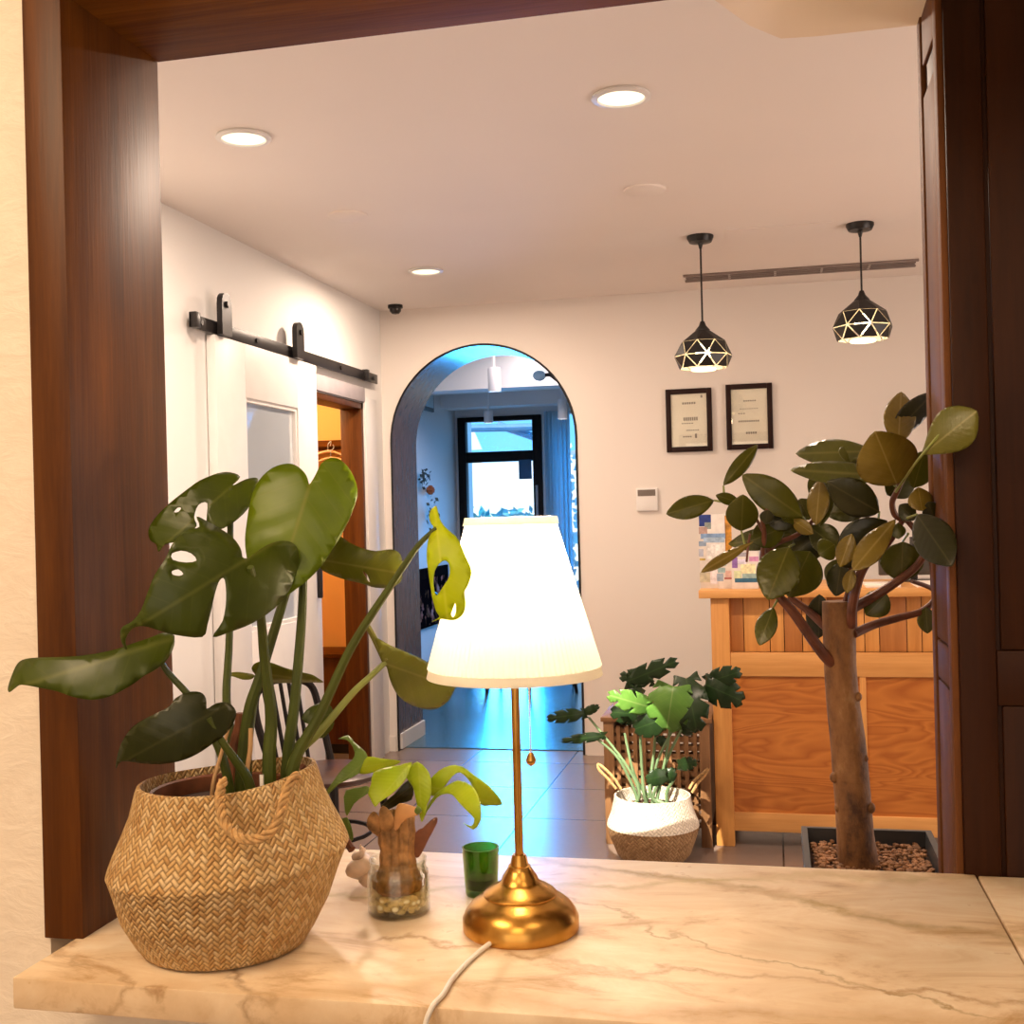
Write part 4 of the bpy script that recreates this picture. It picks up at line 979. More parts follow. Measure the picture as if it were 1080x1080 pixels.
def rope(parent, pts, r, nm):
    P = smooth_pts(pts, 14); bm = NB(); L = 0; paths = ([], [], [])
    T = None
    for i, p in enumerate(P):
        if i: L += (P[i]-P[i-1]).length
        tg = (P[min(i+1, len(P)-1)]-P[max(i-1, 0)]).normalized(); u = tg.cross(Vector((0.3, 1, .2))).normalized(); v = tg.cross(u)
        for k in range(3):
            a = L/.030*2*pi+k*2.094; paths[k].append(p+(u*cos(a)+v*sin(a))*r*.60)
    for q in paths: tube(bm, q, r*.50, 8)
    return obj(nm, bm, M['rope'], parent)
hp = [(236, 822, 1.262), (232, 838, 1.247), (233, 856, 1.232), (240, 873, 1.222), (254, 884, 1.216), (271, 885, 1.215), (286, 877, 1.218), (295, 862, 1.226), (299, 845, 1.238), (306, 826, 1.252), (313, 818, 1.268)]
rope(t, [at(*p) for p in hp], .0056, 'rope_handle')
hb = [Vector((BX+.05*cos(a*.9+1.2)*1.0-.0+.0, BY+.118+.012*sin(a), CT+TZ-.005-.05*sin(a))) for a in [pi*i/8 for i in range(9)]]
rope(t, hb, .0056, 'rope_handle')

# ---- monstera in the basket
mp_ = thing('monstera_plant', 'large monstera with glossy split leaves growing from the woven basket', 'plant', (BX, BY, CT+TZ-.05))
bm = NB(); lathe(bm, [(0, 0), (.05, .004), (.098, -.004), (.0985, -.02)], (BX, BY, CT+TZ-.035), 36); obj('soil', bm, M['soil'], mp_)
bm = NB(); lathe(bm, [(.086, -.02), (.0905, .012), (.0935, .014), (.095, .01), (.095, -.02)], (BX+.004, BY, CT+TZ-.03), 40); obj('nursery_pot_rim', bm, M['drystem'], mp_)
A27 = dict(off=(0, 440), sc=2.7); A36 = dict(off=(160, 560), sc=3.6); A45 = dict(off=(430, 520), sc=4.5); A415 = dict(off=(380, 560), sc=4.154); A675 = dict(off=(210, 680), sc=6.75)
leaf(mp_, M['leaf_bright'], [(880, 192), (872, 165), (850, 142), (820, 132), (775, 145), (738, 180), (715, 230), (703, 300), (698, 350), (703, 400), (722, 450), (745, 500), (775, 545), (800, 522), (835, 496), (872, 468), (910, 430), (950, 372), (985, 312), (1010, 252), (1018, 205), (1000, 155), (970, 122), (940, 116), (915, 133), (898, 165)],
     (880, 200), (772, 545), 1.375, 1.335, tilt=-.10, cup=.35, droop=.06, nrip=4, rip=.016, **A27)
leaf(mp_, M['leaf'], [(735, 175), (728, 215), (705, 262), (665, 300), (625, 320), (600, 312), (588, 298), (590, 245), (565, 250), (553, 285), (560, 310), (530, 335), (500, 355), (470, 362), (452, 384), (445, 362), (428, 350), (423, 322), (440, 290), (480, 248), (530, 208), (570, 180), (620, 160), (655, 157), (684, 170), (662, 195), (700, 177)],
     (655, 200), (450, 380), 1.44, 1.39, holes=[[(495, 270), (505, 258), (516, 258), (508, 270)]], tilt=.15, cup=.3, droop=.12, **A27)
leaf(mp_, M['leaf'], [(690, 398), (684, 372), (662, 342), (628, 318), (592, 298), (560, 283), (568, 312), (535, 320), (510, 338), (490, 362), (470, 404), (440, 450), (420, 500), (400, 552), (375, 582), (350, 596), (342, 615), (348, 645), (361, 662), (358, 632), (378, 602), (410, 595), (450, 606), (500, 620), (576, 626), (591, 590), (601, 550), (614, 495), (626, 464), (640, 463), (644, 520), (634, 580), (606, 626), (660, 610), (720, 586), (780, 546), (820, 500), (842, 450), (851, 405), (845, 370), (820, 353), (780, 356), (740, 376), (708, 400)],
     (690, 412), (352, 620), 1.275, 1.205, holes=[[(490, 388), (515, 380), (545, 388), (560, 408), (530, 414), (492, 406)], [(490, 438), (508, 433), (522, 446), (510, 452), (492, 448)]], tilt=-.25, cup=.25, droop=.15, nrip=5, **A27)
leaf(mp_, M['leaf'], [(497, 622), (496, 650), (480, 685), (450, 715), (410, 737), (370, 766), (310, 796), (260, 805), (210, 797), (160, 780), (110, 770), (62, 762), (45, 770), (27, 783), (23, 770), (34, 735), (50, 702), (75, 688), (130, 684), (200, 682), (270, 674), (330, 661), (380, 644), (430, 627), (465, 614)],
     (490, 632), (28, 776), 1.315, 1.24, tilt=.5, cup=.6, droop=.10, **A27)
leaf(mp_, M['leaf_dark'], [(588, 830), (586, 800), (570, 783), (535, 783), (500, 800), (480, 825), (430, 850), (380, 880), (350, 920), (335, 960), (330, 1002), (347, 980), (400, 985), (450, 988), (510, 980), (560, 960), (605, 930), (640, 905), (665, 870), (672, 838), (650, 813), (615, 815)],
     (590, 850), (332, 992), 1.275, 1.255, tilt=-.2, cup=.3, droop=.12, **A27)
leaf(mp_, M['leaf_olive'], [(640, 135), (665, 95), (690, 50), (712, 20), (745, 40), (790, 62), (850, 76), (910, 70), (945, 90), (953, 140), (945, 190), (910, 213), (850, 215), (800, 200), (720, 180), (660, 156)],
     (650, 110), (940, 160), 1.45, 1.47, holes=[[(800, 150), (818, 165), (828, 195), (815, 180)]], tilt=.4, cup=.9, droop=.1, nrip=5, rip=.02, **A36)
leaf(mp_, M['leaf_lime'], [(135, 60), (115, 75), (103, 102), (106, 135), (124, 170), (100, 215), (90, 290), (98, 370), (108, 440), (118, 500), (135, 560), (150, 588), (112, 612), (160, 597), (200, 603), (235, 598), (265, 570), (275, 522), (268, 470), (285, 440), (302, 390), (298, 350), (275, 300), (255, 250), (230, 208), (190, 173), (160, 138), (146, 98)],
     (138, 168), (190, 600), 1.335, 1.31, holes=[[(122, 420), (128, 370), (150, 335), (175, 320), (195, 335), (200, 380), (190, 412), (165, 448), (138, 488), (126, 460)], [(226, 520), (230, 560), (215, 590), (206, 575), (216, 545)]], tilt=.25, cup=.5, droop=.15, **A45)
leaf(mp_, M['leaf_olive'], [(98, 580), (80, 520), (68, 468), (130, 500), (200, 530), (270, 560), (318, 592), (370, 620), (425, 655), (410, 700), (385, 745), (340, 776), (290, 781), (230, 765), (180, 735), (146, 690), (126, 640), (116, 598)],
     (105, 580), (418, 690), 1.46, 1.60, tilt=.3, cup=.5, droop=.05, **A415)
leaf(mp_, M['leaf_olive'], [(375, 160), (395, 135), (440, 120), (520, 130), (600, 160), (700, 190), (800, 212), (850, 240), (885, 268), (800, 268), (640, 272), (500, 270), (430, 262), (400, 212), (380, 186)],
     (420, 200), (880, 266), 1.47, 1.52, tilt=.9, cup=.4, droop=.1, **A675)
leaf(mp_, M['leaf_olive'], [(176, 208), (260, 194), (330, 200), (396, 216), (372, 245), (310, 248), (250, 228)], (390, 220), (180, 210), 1.47, 1.45, tilt=1, cup=.2, **A675)
leaf(mp_, M['leaf'], [(640, 700), (600, 735), (570, 712), (588, 680), (620, 660), (650, 654), (682, 666), (693, 712), (686, 750), (650, 786), (612, 780), (580, 752)], (590, 730), (685, 690), 1.42, 1.44, cup=.4, sm=2, **A36)
SZ = CT+TZ-.04
def bs(px, dy): return Vector((at(px, 830, BY+dy).x, BY+dy, SZ))
def st(pts, dep, r0, r1, b, mat='stem', nm='petiole', **k): stem(mp_, M[mat], pts, dep, r0, r1, name=nm, start=b, **k)
st([(284, 800), (286, 755), (279, 693), (274, 640), (264, 598)], [1.352, 1.35, 1.335, 1.31, 1.278], .0098, .0042, bs(284, -.01))
st([(256, 806), (263, 750), (275, 712), (297, 640), (318, 570), (326, 514)], [1.375, 1.378, 1.382, 1.385, 1.39, 1.378], .0095, .0042, bs(253, .01))
st([(304, 796), (311, 740), (318, 657), (320, 610), (322, 560)], [1.385, 1.39, 1.40, 1.405, 1.41], .0085, .0045, bs(303, .02))
st([(311, 803), (338, 752), (371, 682), (410, 621), (440, 577), (460, 557)], [1.365, 1.365, 1.36, 1.35, 1.34, 1.335], .0085, .0026, bs(305, .0))
st([(308, 804), (338, 771), (371, 732), (390, 714), (406, 699)], [1.375, 1.39, 1.42, 1.44, 1.46], .0062, .0036, bs(309, .012), 'stem_pale')
st([(388, 661), (396, 676), (406, 697)], [1.45, 1.455, 1.46], .0035, .0045, at(385, 657, 1.45), 'leaf_olive', 'petiole_sheath')
st([(262, 824), (249, 803), (232, 779), (220, 757)], [1.325, 1.31, 1.29, 1.276], .0075, .0035, bs(268, -.035))
st([(246, 790), (239, 738), (242, 671), (243, 560), (243, 515)], [1.40, 1.41, 1.43, 1.44, 1.441], .007, .0036, bs(248, .03))
st([(235, 800), (213, 752), (196, 730), (171, 699), (181, 675)], [1.35, 1.34, 1.33, 1.32, 1.316], .0065, .0030, bs(245, -.005))
st([(300, 805), (318, 780), (332, 765)], [1.41, 1.415, 1.42], .004, .003, bs(300, .04))
st([(262, 790), (268, 745), (272, 712)], [1.43, 1.45, 1.47], .006, .0035, bs(262, .06))
st([(225, 826), (234, 793), (241, 768)], [1.33, 1.34, 1.35], .0028, .0022, bs(222, -.03), 'stake', 'bamboo_stake')
st([(261, 815), (264, 790), (264.5, 768)], [1.335, 1.34, 1.345], .0032, .0030, bs(261, -.03), 'stake', 'bamboo_stake')
st([(249, 790), (253, 768), (254, 752)], [1.40, 1.40, 1.40], .012, .006, bs(246, .03), 'drystem', 'dry_sheath')
st([(334, 822), (343, 846), (354, 868), (366, 888), (371, 896)], [1.43, 1.45, 1.47, 1.475, 1.47], .004, .0055, at(318, 808, 1.41), 'drystem', 'dry_sheath')
bm = NB(); a, b = at(274, 817, 1.322), at(278, 829, 1.322); box(bm, a.x, b.x, 1.321, 1.323, SZ, a.z); obj('plant_tag', bm, M['white'], mp_, False)
# small cactus pot behind the basket
c = atz(149, 965, CT); c = Vector((at(149, 850, 1.56).x, 1.56, CT))
t = thing('potted_succulent', 'small green succulent in a cream pot half hidden behind the woven basket', 'plant', c)
bm = NB(); hz = at(149, 842, 1.56).z-CT; lathe(bm, [(0, 0), (.018, 0), (.023, .01), (.026, hz), (.0235, hz), (.022, hz-.012), (0, hz-.012)], c, 28); obj('pot', bm, plain('cream_glaze', (.68, .55, .42), .4), t)
zt2 = at(149, 803, 1.56).z
for i in range(7):
    a = i*.9; bm = NB(); q = c+Vector((0, 0, hz-.014)); e = q+Vector((.018*cos(a), .018*sin(a), (zt2-q.z)*(1-.08*(i % 3))))
    tube(bm, smooth_pts([q+Vector((.006*cos(a), .006*sin(a), 0)), (q+e)/2+Vector((.007*cos(a), .007*sin(a), 0)), e]), [.006, .0065, .007, .0075, .0075, .0075, .007, .0065, .006, .005, .0045, .003, .001], 8); obj('leaf', bm, M['leaf_farb'] if i % 2 else M['stem_pale'], t)

# ---- glass jar with a forced bulb
JX, JY = -.5115, 1.513
cj = at(421, 960, JY); JX = cj.x
t = thing('glass_jar', 'clear glass jar with pebbles and brown water beside the woven basket', 'jar', (JX, JY, CT))
R = .0425
zz = lambda py: at(421, py, JY).z-CT
h2 = zz(905)
bm = NB(); lathe(bm, [(0, .0), (R*.94, .0), (R, .004), (R, .046), (R*.985, .052), (R*.96, .056), (R*.955, h2-.022), (R*.90, h2-.016), (R*.90, h2-.006), (R*.93, h2-.004), (R*.93, h2), (R*.87, h2), (R*.87, h2-.018), (R*.93, .05), (R*.95, .005), (0, .004)], (JX, JY, CT), 56); obj('jar_glass', bm, M['glass'], t)
zw = .050; zp = .026
bm = NB(); lathe(bm, [(0, .0045), (R*.925, .0055), (R*.925, zw), (0, zw)], (JX, JY, CT), 48); obj('water', bm, M['water'], t)
bm = NB(); rnd = random.Random(4)
for i in range(230):
    a = rnd.uniform(0, 6.28); r = R*.84*math.sqrt(rnd.uniform(.0, 1)); s = rnd.uniform(.0036, .0060)
    q = bmesh.ops.create_icosphere(bm, subdivisions=2, radius=s); rz = Matrix.Rotation(rnd.uniform(0, 3), 3, 'Z'); zc = rnd.uniform(.0085, zp)
    for v in q['verts']: v.co = rz @ Vector((v.co.x*1.25, v.co.y, v.co.z*.8)) + Vector((JX+r*cos(a), JY+r*sin(a), CT+zc))
setp(obj('pebbles', bm, M['pebble'], t), kind='stuff')
jp = thing('jar_bulb_plant', 'lime green strap-leaved bulb plant rooted in the pebble jar', 'plant', (JX, JY, CT+.03))
bm = NB(); zs0, zs1 = .028, zz(862)
lathe(bm, dens([(.004, zs0), (.026, zs0), (.0345, zs0+.008), (.0345, zs0+.016), (.029, zs0+.023), (.0245, .062), (.0240, .07), (.0225, .085), (.0245, .095), (.0235, zs1), (.020, zs1+.006), (.017, zs1-.002), (.003, zs1-.01)], 5), (JX-.001, JY, CT), 72, mod=lambda a, z: 1+.06*sin(a*3+z*12)+.045*sin(a*9+1)+.035*sin(a*21+z*15)+.02*sin(z*300+a)); obj('bulb_stump', bm, M['stump'], jp)
JO = dict(off=(320, 760), sc=4.909)
J = dict(tilt=.2, cup=.5, droop=.12, rip=.004, sm=2)
leaf(jp, M['leaf_jard'], [(180, 95), (232, 76), (262, 110), (320, 160), (332, 195), (310, 240), (285, 275), (240, 300), (180, 332), (132, 380), (108, 382), (150, 320), (200, 252), (252, 205), (266, 165), (240, 112), (212, 97)], (320, 215), (115, 380), 1.53, 1.50, **J, **JO)
leaf(jp, M['leaf_jar'], [(290, 275), (305, 230), (332, 186), (400, 196), (480, 204), (503, 212), (480, 228), (440, 246), (380, 262), (345, 272)], (330, 235), (500, 212), 1.52, 1.56, **J, **JO)
leaf(jp, M['leaf_jar'], [(350, 330), (362, 270), (420, 246), (500, 231), (562, 215), (550, 250), (532, 300), (492, 350), (440, 392), (392, 425), (370, 447), (345, 400), (334, 376)], (555, 222), (368, 440), 1.50, 1.445, **J, **JO)
leaf(jp, M['leaf_jar'], [(530, 290), (548, 245), (590, 212), (640, 254), (660, 300), (662, 380), (640, 440), (625, 500), (612, 525), (597, 470), (580, 400), (566, 340)], (595, 220), (614, 520), 1.50, 1.475, **J, **JO)
leaf(jp, M['leaf_jar'], [(660, 300), (700, 260), (760, 232), (822, 238), (880, 280), (950, 328), (1000, 380), (1030, 435), (965, 440), (912, 432), (880, 350), (850, 300), (810, 268), (770, 290), (740, 330), (700, 370), (662, 390)], (668, 345), (1020, 432), 1.51, 1.55, **J, **JO)
leaf(jp, M['leaf_jar'], [(640, 445), (690, 372), (740, 340), (800, 310), (858, 330), (890, 360), (911, 410), (921, 480), (912, 530), (880, 564), (828, 530), (870, 546), (886, 510), (850, 470), (802, 420), (770, 384), (730, 380), (690, 400), (640, 470), (620, 510)], (630, 490), (880, 560), 1.505, 1.45, **J, **JO)
leaf(jp, M['leaf_jard'], [(220, 360), (330, 338), (345, 365), (312, 392), (262, 430), (226, 495), (212, 440)], (335, 350), (222, 490), 1.535, 1.53, **J, **JO)
leaf(jp, M['leaf_jard'], [(180, 520), (228, 500), (258, 590), (250, 625), (215, 580)], (225, 500), (250, 620), 1.545, 1.545, **J, **JO)
leaf(jp, M['leaf_rubd'], [(400, 440), (470, 380), (540, 310), (570, 350), (560, 410), (500, 430), (440, 460)], (420, 445), (560, 340), 1.535, 1.535, **J, **JO)
leaf(jp, M['drystem'], [(575, 690), (580, 580), (620, 555), (660, 515), (690, 500), (692, 530), (650, 610), (610, 690), (590, 710)], (590, 700), (690, 505), 1.50, 1.50, name='dry_bract', **J, **JO)
leaf(jp, M['stump'], [(385, 600), (335, 560), (330, 510), (360, 470), (388, 490), (400, 560)], (390, 590), (350, 480), 1.49, 1.48, name='dry_bract', **J, **JO)
leaf(jp, plain('peach_bract', (.62, .32, .13), .5, var=.4), [(470, 560), (478, 460), (500, 428), (560, 440), (614, 465), (590, 490), (540, 505), (510, 530), (490, 562)], (480, 550), (605, 465), 1.478, 1.472, name='peach_bract', **J, **JO)
leaf(jp, M['leaf_jard'], [(570, 480), (590, 440), (614, 465), (590, 488)], (575, 470), (612, 465), 1.470, 1.468, name='leaf', **J, **JO)
leaf(jp, M['stump'], [(400, 560), (390, 480), (412, 440), (450, 470), (470, 520), (450, 570)], (420, 560), (415, 450), 1.483, 1.48, name='dry_bract', **J, **JO)
# ---- shell behind the jar
c = atz(381, 921, CT); c.y = 1.60; c = Vector((at(381, 915, 1.60).x, 1.60, CT))
bm = NB(); n = 110; rings = []
for i in range(n):
    u = i/(n-1); a = u*5*pi; rr2 = .0165*(1-u)**.9+.0008; R2 = .0105*(1-u)
    o = Vector((R2*cos(a), R2*sin(a), .016+u*.046)); ring = []
    for k in range(12):
        b = 2*pi*k/12; kn = 1+.35*max(0, sin(a*3.5))**2*(1 if k in (0, 1, 2, 11) else 0)
        ring.append(bm.verts.new(o+Vector((cos(a)*cos(b)*rr2*kn, sin(a)*cos(b)*rr2*kn, sin(b)*rr2))))
    rings.append(ring)
for a, b in zip(rings, rings[1:]):
    for i in range(12): bm.faces.new((a[i], a[(i+1) % 12], b[(i+1) % 12], b[i]))
bm.faces.new(rings[0]); bm.faces.new(rings[-1][::-1])
zmin = min(v.co.z for v in bm.verts)
for v in bm.verts: v.co = v.co*1.0+c-Vector((0, 0, zmin))
setp(obj('sea_shell', bm, M['shell']), 'pale pinkish spiral shell on the counter between the basket and the jar', 'shell')
# ---- green glass
GX, GY = at(508, 945, 1.60).x, 1.60
zg = at(508, 893, GY).z-CT; rg = (at(527, 893, GY).x-at(489, 893, GY).x)/2
t = thing('green_glass_tumbler', 'small green glass tumbler behind the brass lamp base', 'tumbler', (GX, GY, CT))
bm = NB(); lathe(bm, [(0, 0), (rg*.82, 0), (rg*.86, .003), (rg, zg), (rg*.92, zg), (rg*.80, .010), (0, .009)], (GX, GY, CT), 40); obj('glass_body', bm, M['greenglass'], t)
bm = NB(); lathe(bm, [(0, .0105), (rg*.76, .0105), (rg*.795, .024), (0, .0235)], (GX, GY, CT), 32); obj('wax', bm, plain('dark_green_wax', (.03, .10, .02), .5), t)

# ================================================================== RUBBER TREE BEHIND THE COUNTER
TY = 2.16
za = .80; zr2 = (at(910, 877, 2.30).z+at(840, 915, 2.03).z)/2
cpx = at(905, 915, TY); TX = cpx.x
x0, x1 = at(845, 872, 2.31).x, at(982, 880, 2.31).x
t = thing('planter_box', 'dark grey square planter filled with brown gravel behind the counter', 'planter', ((x0+x1)/2, 2.17, .45))
bm = NB(); y0, y1, w = 2.025, 2.31, .011; zb = .50
def ring4(z, i): return [Vector((x, y, z)) for x, y in ((x0+i, y0+i), (x1-i, y0+i), (x1-i, y1-i), (x0+i, y1-i))]
lv = [ring4(zb, .03), ring4(zr2-.03, .006), ring4(zr2-.03, 0), ring4(zr2, 0), ring4(zr2, w), ring4(zr2-.04, w+.003)]
lv = [[bm.verts.new(v) for v in q] for q in lv]
for a, b in zip(lv, lv[1:]):
    for i in range(4): bm.faces.new((a[i], a[(i+1) % 4], b[(i+1) % 4], b[i]))
bm.faces.new(lv[0][::-1]); obj('planter_body', bm, M['planter'], t, False)
bm = NB(); zg2 = zr2-.022; box(bm, x0+w+.003, x1-w-.003, y0+w+.003, y1-w-.003, zg2-.06, zg2-.006); obj('soil', bm, M['soil'], t, False)
bm = NB(); rnd = random.Random(8)
for i in range(900):
    s = rnd.uniform(.003, .0062); q = bmesh.ops.create_icosphere(bm, subdivisions=1, radius=s); c = Vector((rnd.uniform(x0+.02, x1-.02), rnd.uniform(y0+.02, y1-.02), zg2+rnd.uniform(-.006, .001)))
    for v in q['verts']: v.co = Vector((v.co.x*rnd.uniform(.8, 1.3), v.co.y, v.co.z*.8))+c
setp(obj('gravel', bm, M['gravel'], t), kind='stuff')
bm = NB()
box(bm, x0-.02, x1+.02, y0-.005, y1+.03, zb-.03, zb-.0005, bev=.004)
st_ = thing('plant_stand', 'dark wooden stand under the square planter behind the counter', 'stand', ((x0+x1)/2, 2.17, 0)); obj('stand_top', bm, M['walnut_chair'], st_)
for x in (x0-.005, x1-.03):
    for y in (y0+.01, y1-.02): bm = NB(); box(bm, x, x+.035, y, y+.035, 0, zb-.03, bev=.003); obj('leg', bm, M['walnut_chair'], st_)
rt = thing('rubber_tree', 'rubber tree with thick bare trunk and glossy oval leaves behind the counter', 'tree', (TX, TY, zg2))
C6 = dict(off=(680, 400), sc=2.7)
tp = [(906, 925), (905, 908), (902, 880), (900, 850), (897, 815), (894, 780), (889, 740), (886, 700), (885, 660), (884, 634)]
P = smooth_pts([at(p[0], p[1], TY) for p in tp], 8)
wpx = [21, 20, 18.5, 18, 18, 17.5, 16.5, 16, 16.5, 16]
rads = []
for i in range(len(P)):
    u = i/8; j = min(len(wpx)-2, int(u)); fr = u-j
    rads.append((wpx[j]+(wpx[j+1]-wpx[j])*fr)*TY/FPX)
bm = NB(); tube(bm, P, rads, 28)
for v in bm.verts:
    pass
rnd = random.Random(2)
tr = obj('trunk', bm, M['bark'], rt)
for (px, py, s) in ((896, 868, 7), (879, 672, 5), (905, 735, 4), (880, 820, 4.8), (918, 852, 5), (884, 852, 4), (880, 705, 5), (912, 800, 3.5), (884, 790, 3)):
    bm = NB(); c = at(px, py, TY-.012); sphere(bm, c, s*TY/FPX, 2, (1, 1, 1.2)); obj('knot', bm, M['bark'], tr)
def br(pts, dep, r0, r1): stem(rt, M['branch'], pts, dep, r0, r1, name='branch', seg=10, **C6)
br([(545, 815), (515, 790), (470, 730), (420, 660), (380, 615), (350, 560), (335, 520), (345, 450), (365, 420)], [TY-.01, TY-.025, TY-.05, TY-.07, TY-.08, TY-.06, TY-.03, TY, TY], .0115, .004)
br([(552, 740), (500, 690), (460, 655), (410, 620)], [TY, TY+.02, TY+.04, TY+.05], .009, .006)
br([(345, 500), (370, 470), (430, 445), (470, 412), (500, 370)], [TY-.03, TY-.02, TY, TY, TY+.01], .006, .003)
br([(335, 520), (340, 440), (335, 400), (350, 370)], [TY-.03, TY-.05, TY-.06, TY-.06], .005, .003)
br([(590, 700), (592, 640), (612, 560), (640, 515), (680, 480), (712, 440), (735, 400)], [TY-.02, TY-.05, TY-.07, TY-.08, TY-.09, TY-.10, TY-.11], .010, .0045)
br([(575, 640), (590, 570), (590, 520), (620, 470)], [TY, TY-.02, TY-.03, TY-.03], .0085, .004)
br([(595, 650), (650, 620), (720, 575), (775, 530), (800, 480), (770, 430), (735, 390)], [TY-.02, TY, TY-.01, TY-.03, TY-.07, TY-.10, TY-.13], .0095, .004)
br([(595, 725), (650, 700), (720, 680), (790, 660), (830, 620), (815, 595), (760, 575)], [TY-.01, TY+.02, TY+.04, TY+.05, TY+.06, TY+.03, TY], .0085, .0035)
br([(735, 400), (712, 385), (705, 350), (718, 320), (740, 270)], [TY-.11, TY-.12, TY-.13, TY-.15, TY-.16], .0055, .0045)
br([(660, 410), (640, 400), (620, 375)], [TY-.08, TY-.08, TY-.08], .004, .003)
br([(735, 400), (770, 420), (800, 470), (815, 530), (818, 590)], [TY-.11, TY-.12, TY-.10, TY-.06, TY], .0035, .003)
br([(470, 412), (500, 440), (540, 490), (560, 510)], [TY, TY, TY-.01, TY-.02], .003, .003)
br([(225, 330), (240, 350), (300, 375), (340, 440)], [TY-.05, TY-.05, TY-.05, TY-.05], .0018, .003)
br([(290, 520), (295, 470), (300, 440)], [TY-.08, TY-.07, TY-.07], .002, .002)
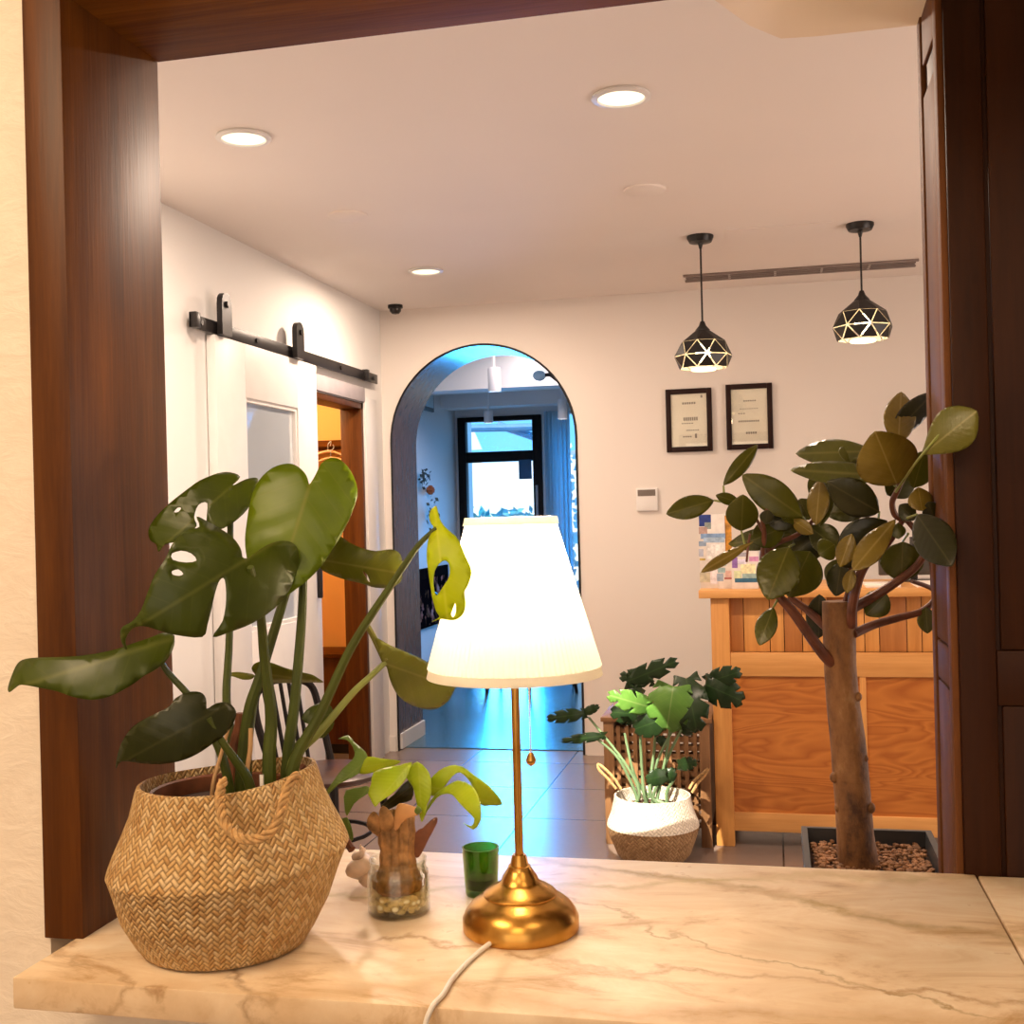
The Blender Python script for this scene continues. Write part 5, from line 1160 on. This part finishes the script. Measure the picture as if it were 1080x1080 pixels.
RL = [  # base, tip, width, belly, depth base, depth tip, material, tilt, cup
 ((722, 185), (730, 36), 82, .50, -.12, -.03, 'rubg', .2, .5), ((700, 165), (824, 36), 62, .5, -.10, -.02, 'rubd', .1, .8),
 ((790, 215), (946, 90), 112, .60, -.30, -.42, 'paddle', -.2, .3), ((718, 300), (655, 148), 158, .45, -.20, -.26, 'rubg', .1, .45),
 ((650, 205), (430, 212), 66, .52, -.06, .03, 'rub', .5, .6), ((690, 275), (413, 258), 58, .5, -.18, -.10, 'rub', .5, .6),
 ((668, 378), (518, 292), 92, .48, -.18, -.20, 'rubd', -.2, .3), ((450, 392), (277, 272), 84, .5, -.04, -.05, 'rub', .2, .3),
 ((224, 303), (322, 186), 40, .5, -.05, .0, 'rub', .1, .9), ((197, 345), (61, 384), 58, .5, -.05, -.08, 'rub', .3, .4),
 ((275, 432), (280, 328), 82, .45, -.06, -.10, 'rub', .3, .3), ((270, 352), (202, 330), 30, .5, -.05, -.07, 'rub', .3, .3),
 ((410, 478), (350, 628), 112, .48, -.10, -.14, 'rub', .2, .3), ((470, 490), (408, 620), 118, .45, -.05, -.08, 'rub', -.2, .3),
 ((310, 462), (160, 550), 30, .6, -.09, -.14, 'rubg', .5, .8), ((420, 440), (238, 470), 56, .5, .0, .0, 'rub', .1, .3),
 ((500, 285), (488, 415), 56, .5, -.07, -.10, 'rubg', .8, .6), ((530, 300), (498, 420), 40, .5, -.06, -.09, 'rub', .8, .6),
 ((366, 650), (326, 758), 54, .5, -.09, -.12, 'rub', .4, .5), ((497, 612), (495, 738), 66, .5, .03, .05, 'rubd', .2, .3),
 ((640, 372), (510, 380), 54, .5, -.02, .0, 'rub', .2, .3), ((715, 398), (592, 545), 66, .58, -.18, -.22, 'rubg', .7, .8),
 ((690, 402), (552, 530), 118, .5, -.13, -.12, 'rubd', -.3, .5), ((590, 440), (556, 535), 50, .5, -.16, -.16, 'rubg', .4, .8),
 ((735, 462), (730, 578), 112, .48, -.02, .0, 'rub', .2, .3), ((775, 385), (876, 532), 104, .5, -.28, -.34, 'rubd', .2, .4),
 ((765, 310), (796, 205), 78, .5, -.12, -.10, 'rub', .2, .3), ((790, 375), (778, 308), 62, .45, -.22, -.20, 'rubg', .3, .5),
 ((690, 612), (630, 672), 72, .45, .0, .0, 'rub', .2, .3), ((800, 648), (806, 724), 48, .5, .04, .05, 'rub', .4, .5),
 ((340, 470), (530, 470), 104, .5, .04, .05, 'rub', .1, .2), ((440, 372), (350, 420), 64, .5, -.02, -.03, 'rubd', .2, .4),
 ((350, 372), (345, 412), 36, .5, -.08, -.10, 'rubd', .2, .4), ((470, 400), (440, 340), 60, .5, -.02, .0, 'rub', .2, .4),
 ((560, 520), (545, 618), 62, .5, -.08, -.06, 'rubd', .5, .5), ((590, 540), (575, 610), 34, .5, -.09, -.09, 'rubg', .5, .5),
 ((720, 410), (722, 455), 40, .5, -.14, -.15, 'rub', .2, .4), ((580, 240), (600, 190), 70, .5, -.05, -.02, 'rub', .2, .3),
 ((770, 400), (725, 358), 46, .5, -.20, -.18, 'rubd', .2, .4), ((470, 330), (520, 285), 64, .5, -.02, .02, 'rub', .3, .3), ((450, 360), (392, 402), 60, .5, -.01, -.04, 'rub', .2, .4),
 ((630, 300), (545, 345), 70, .5, .02, .04, 'rubd', .2, .3), ((470, 420), (556, 486), 74, .5, .0, -.03, 'rub', .3, .4),
 ((400, 420), (300, 462), 70, .5, -.02, -.05, 'rub', .2, .4), ((500, 440), (420, 500), 70, .5, .02, .03, 'rubd', .2, .4),
 ((690, 330), (765, 262), 84, .5, -.10, -.07, 'rub', .3, .4), ((640, 440), (600, 480), 44, .5, -.10, -.10, 'rubd', .2, .4),
 ((560, 510), (530, 590), 60, .5, -.04, -.02, 'rub', .3, .4), ((805, 350), (830, 400), 50, .5, -.22, -.2, 'rubd', .3, .3),
 ((540, 470), (495, 500), 60, .5, -.06, -.07, 'rub', .2, .4), ((420, 400), (480, 440), 36, .5, -.03, -.05, 'rubg', .3, .6),
]
for b, tt, w, bel, d0, d1, m, tl, cu in RL:
    if d0 < -.26: dA, dB = (1.775, 1.70) if m == 'paddle' else (1.80, 1.72)
    else: dA, dB = TY+d0, TY+d1
    leaf(rt, M['leaf_'+m], ell(b, tt, w*1.14, bel), b, tt, dA, dB, tilt=tl, cup=cu, droop=.06, rip=.008, sm=2, nrip=9, thick=.001, **C6)
def pet(pts, dep): stem(rt, M['stem_pale'], pts, dep, .0022, .0018, name='petiole', seg=7, n=4, **C6)
pet([(715, 320), (755, 262), (790, 215), (905, 80)], [2.0, 1.90, 1.772, 1.725])
pet([(715, 305), (690, 285), (640, 265)], [TY-.16, TY-.18, TY-.19])
pet([(465, 415), (450, 392)], [TY, TY-.04]); pet([(226, 328), (224, 303)], [TY-.05, TY-.05]); pet([(240, 352), (197, 345)], [TY-.05, TY-.05])
pet([(665, 405), (668, 378)], [TY-.10, TY-.18]); pet([(735, 400), (775, 385)], [TY-.11, 1.80]); pet([(285, 470), (275, 432)], [TY-.07, TY-.06])
pet([(385, 615), (366, 650)], [TY-.08, TY-.09]); pet([(750, 440), (735, 462)], [TY-.1, TY-.02]); pet([(425, 470), (410, 478)], [TY, TY-.10])
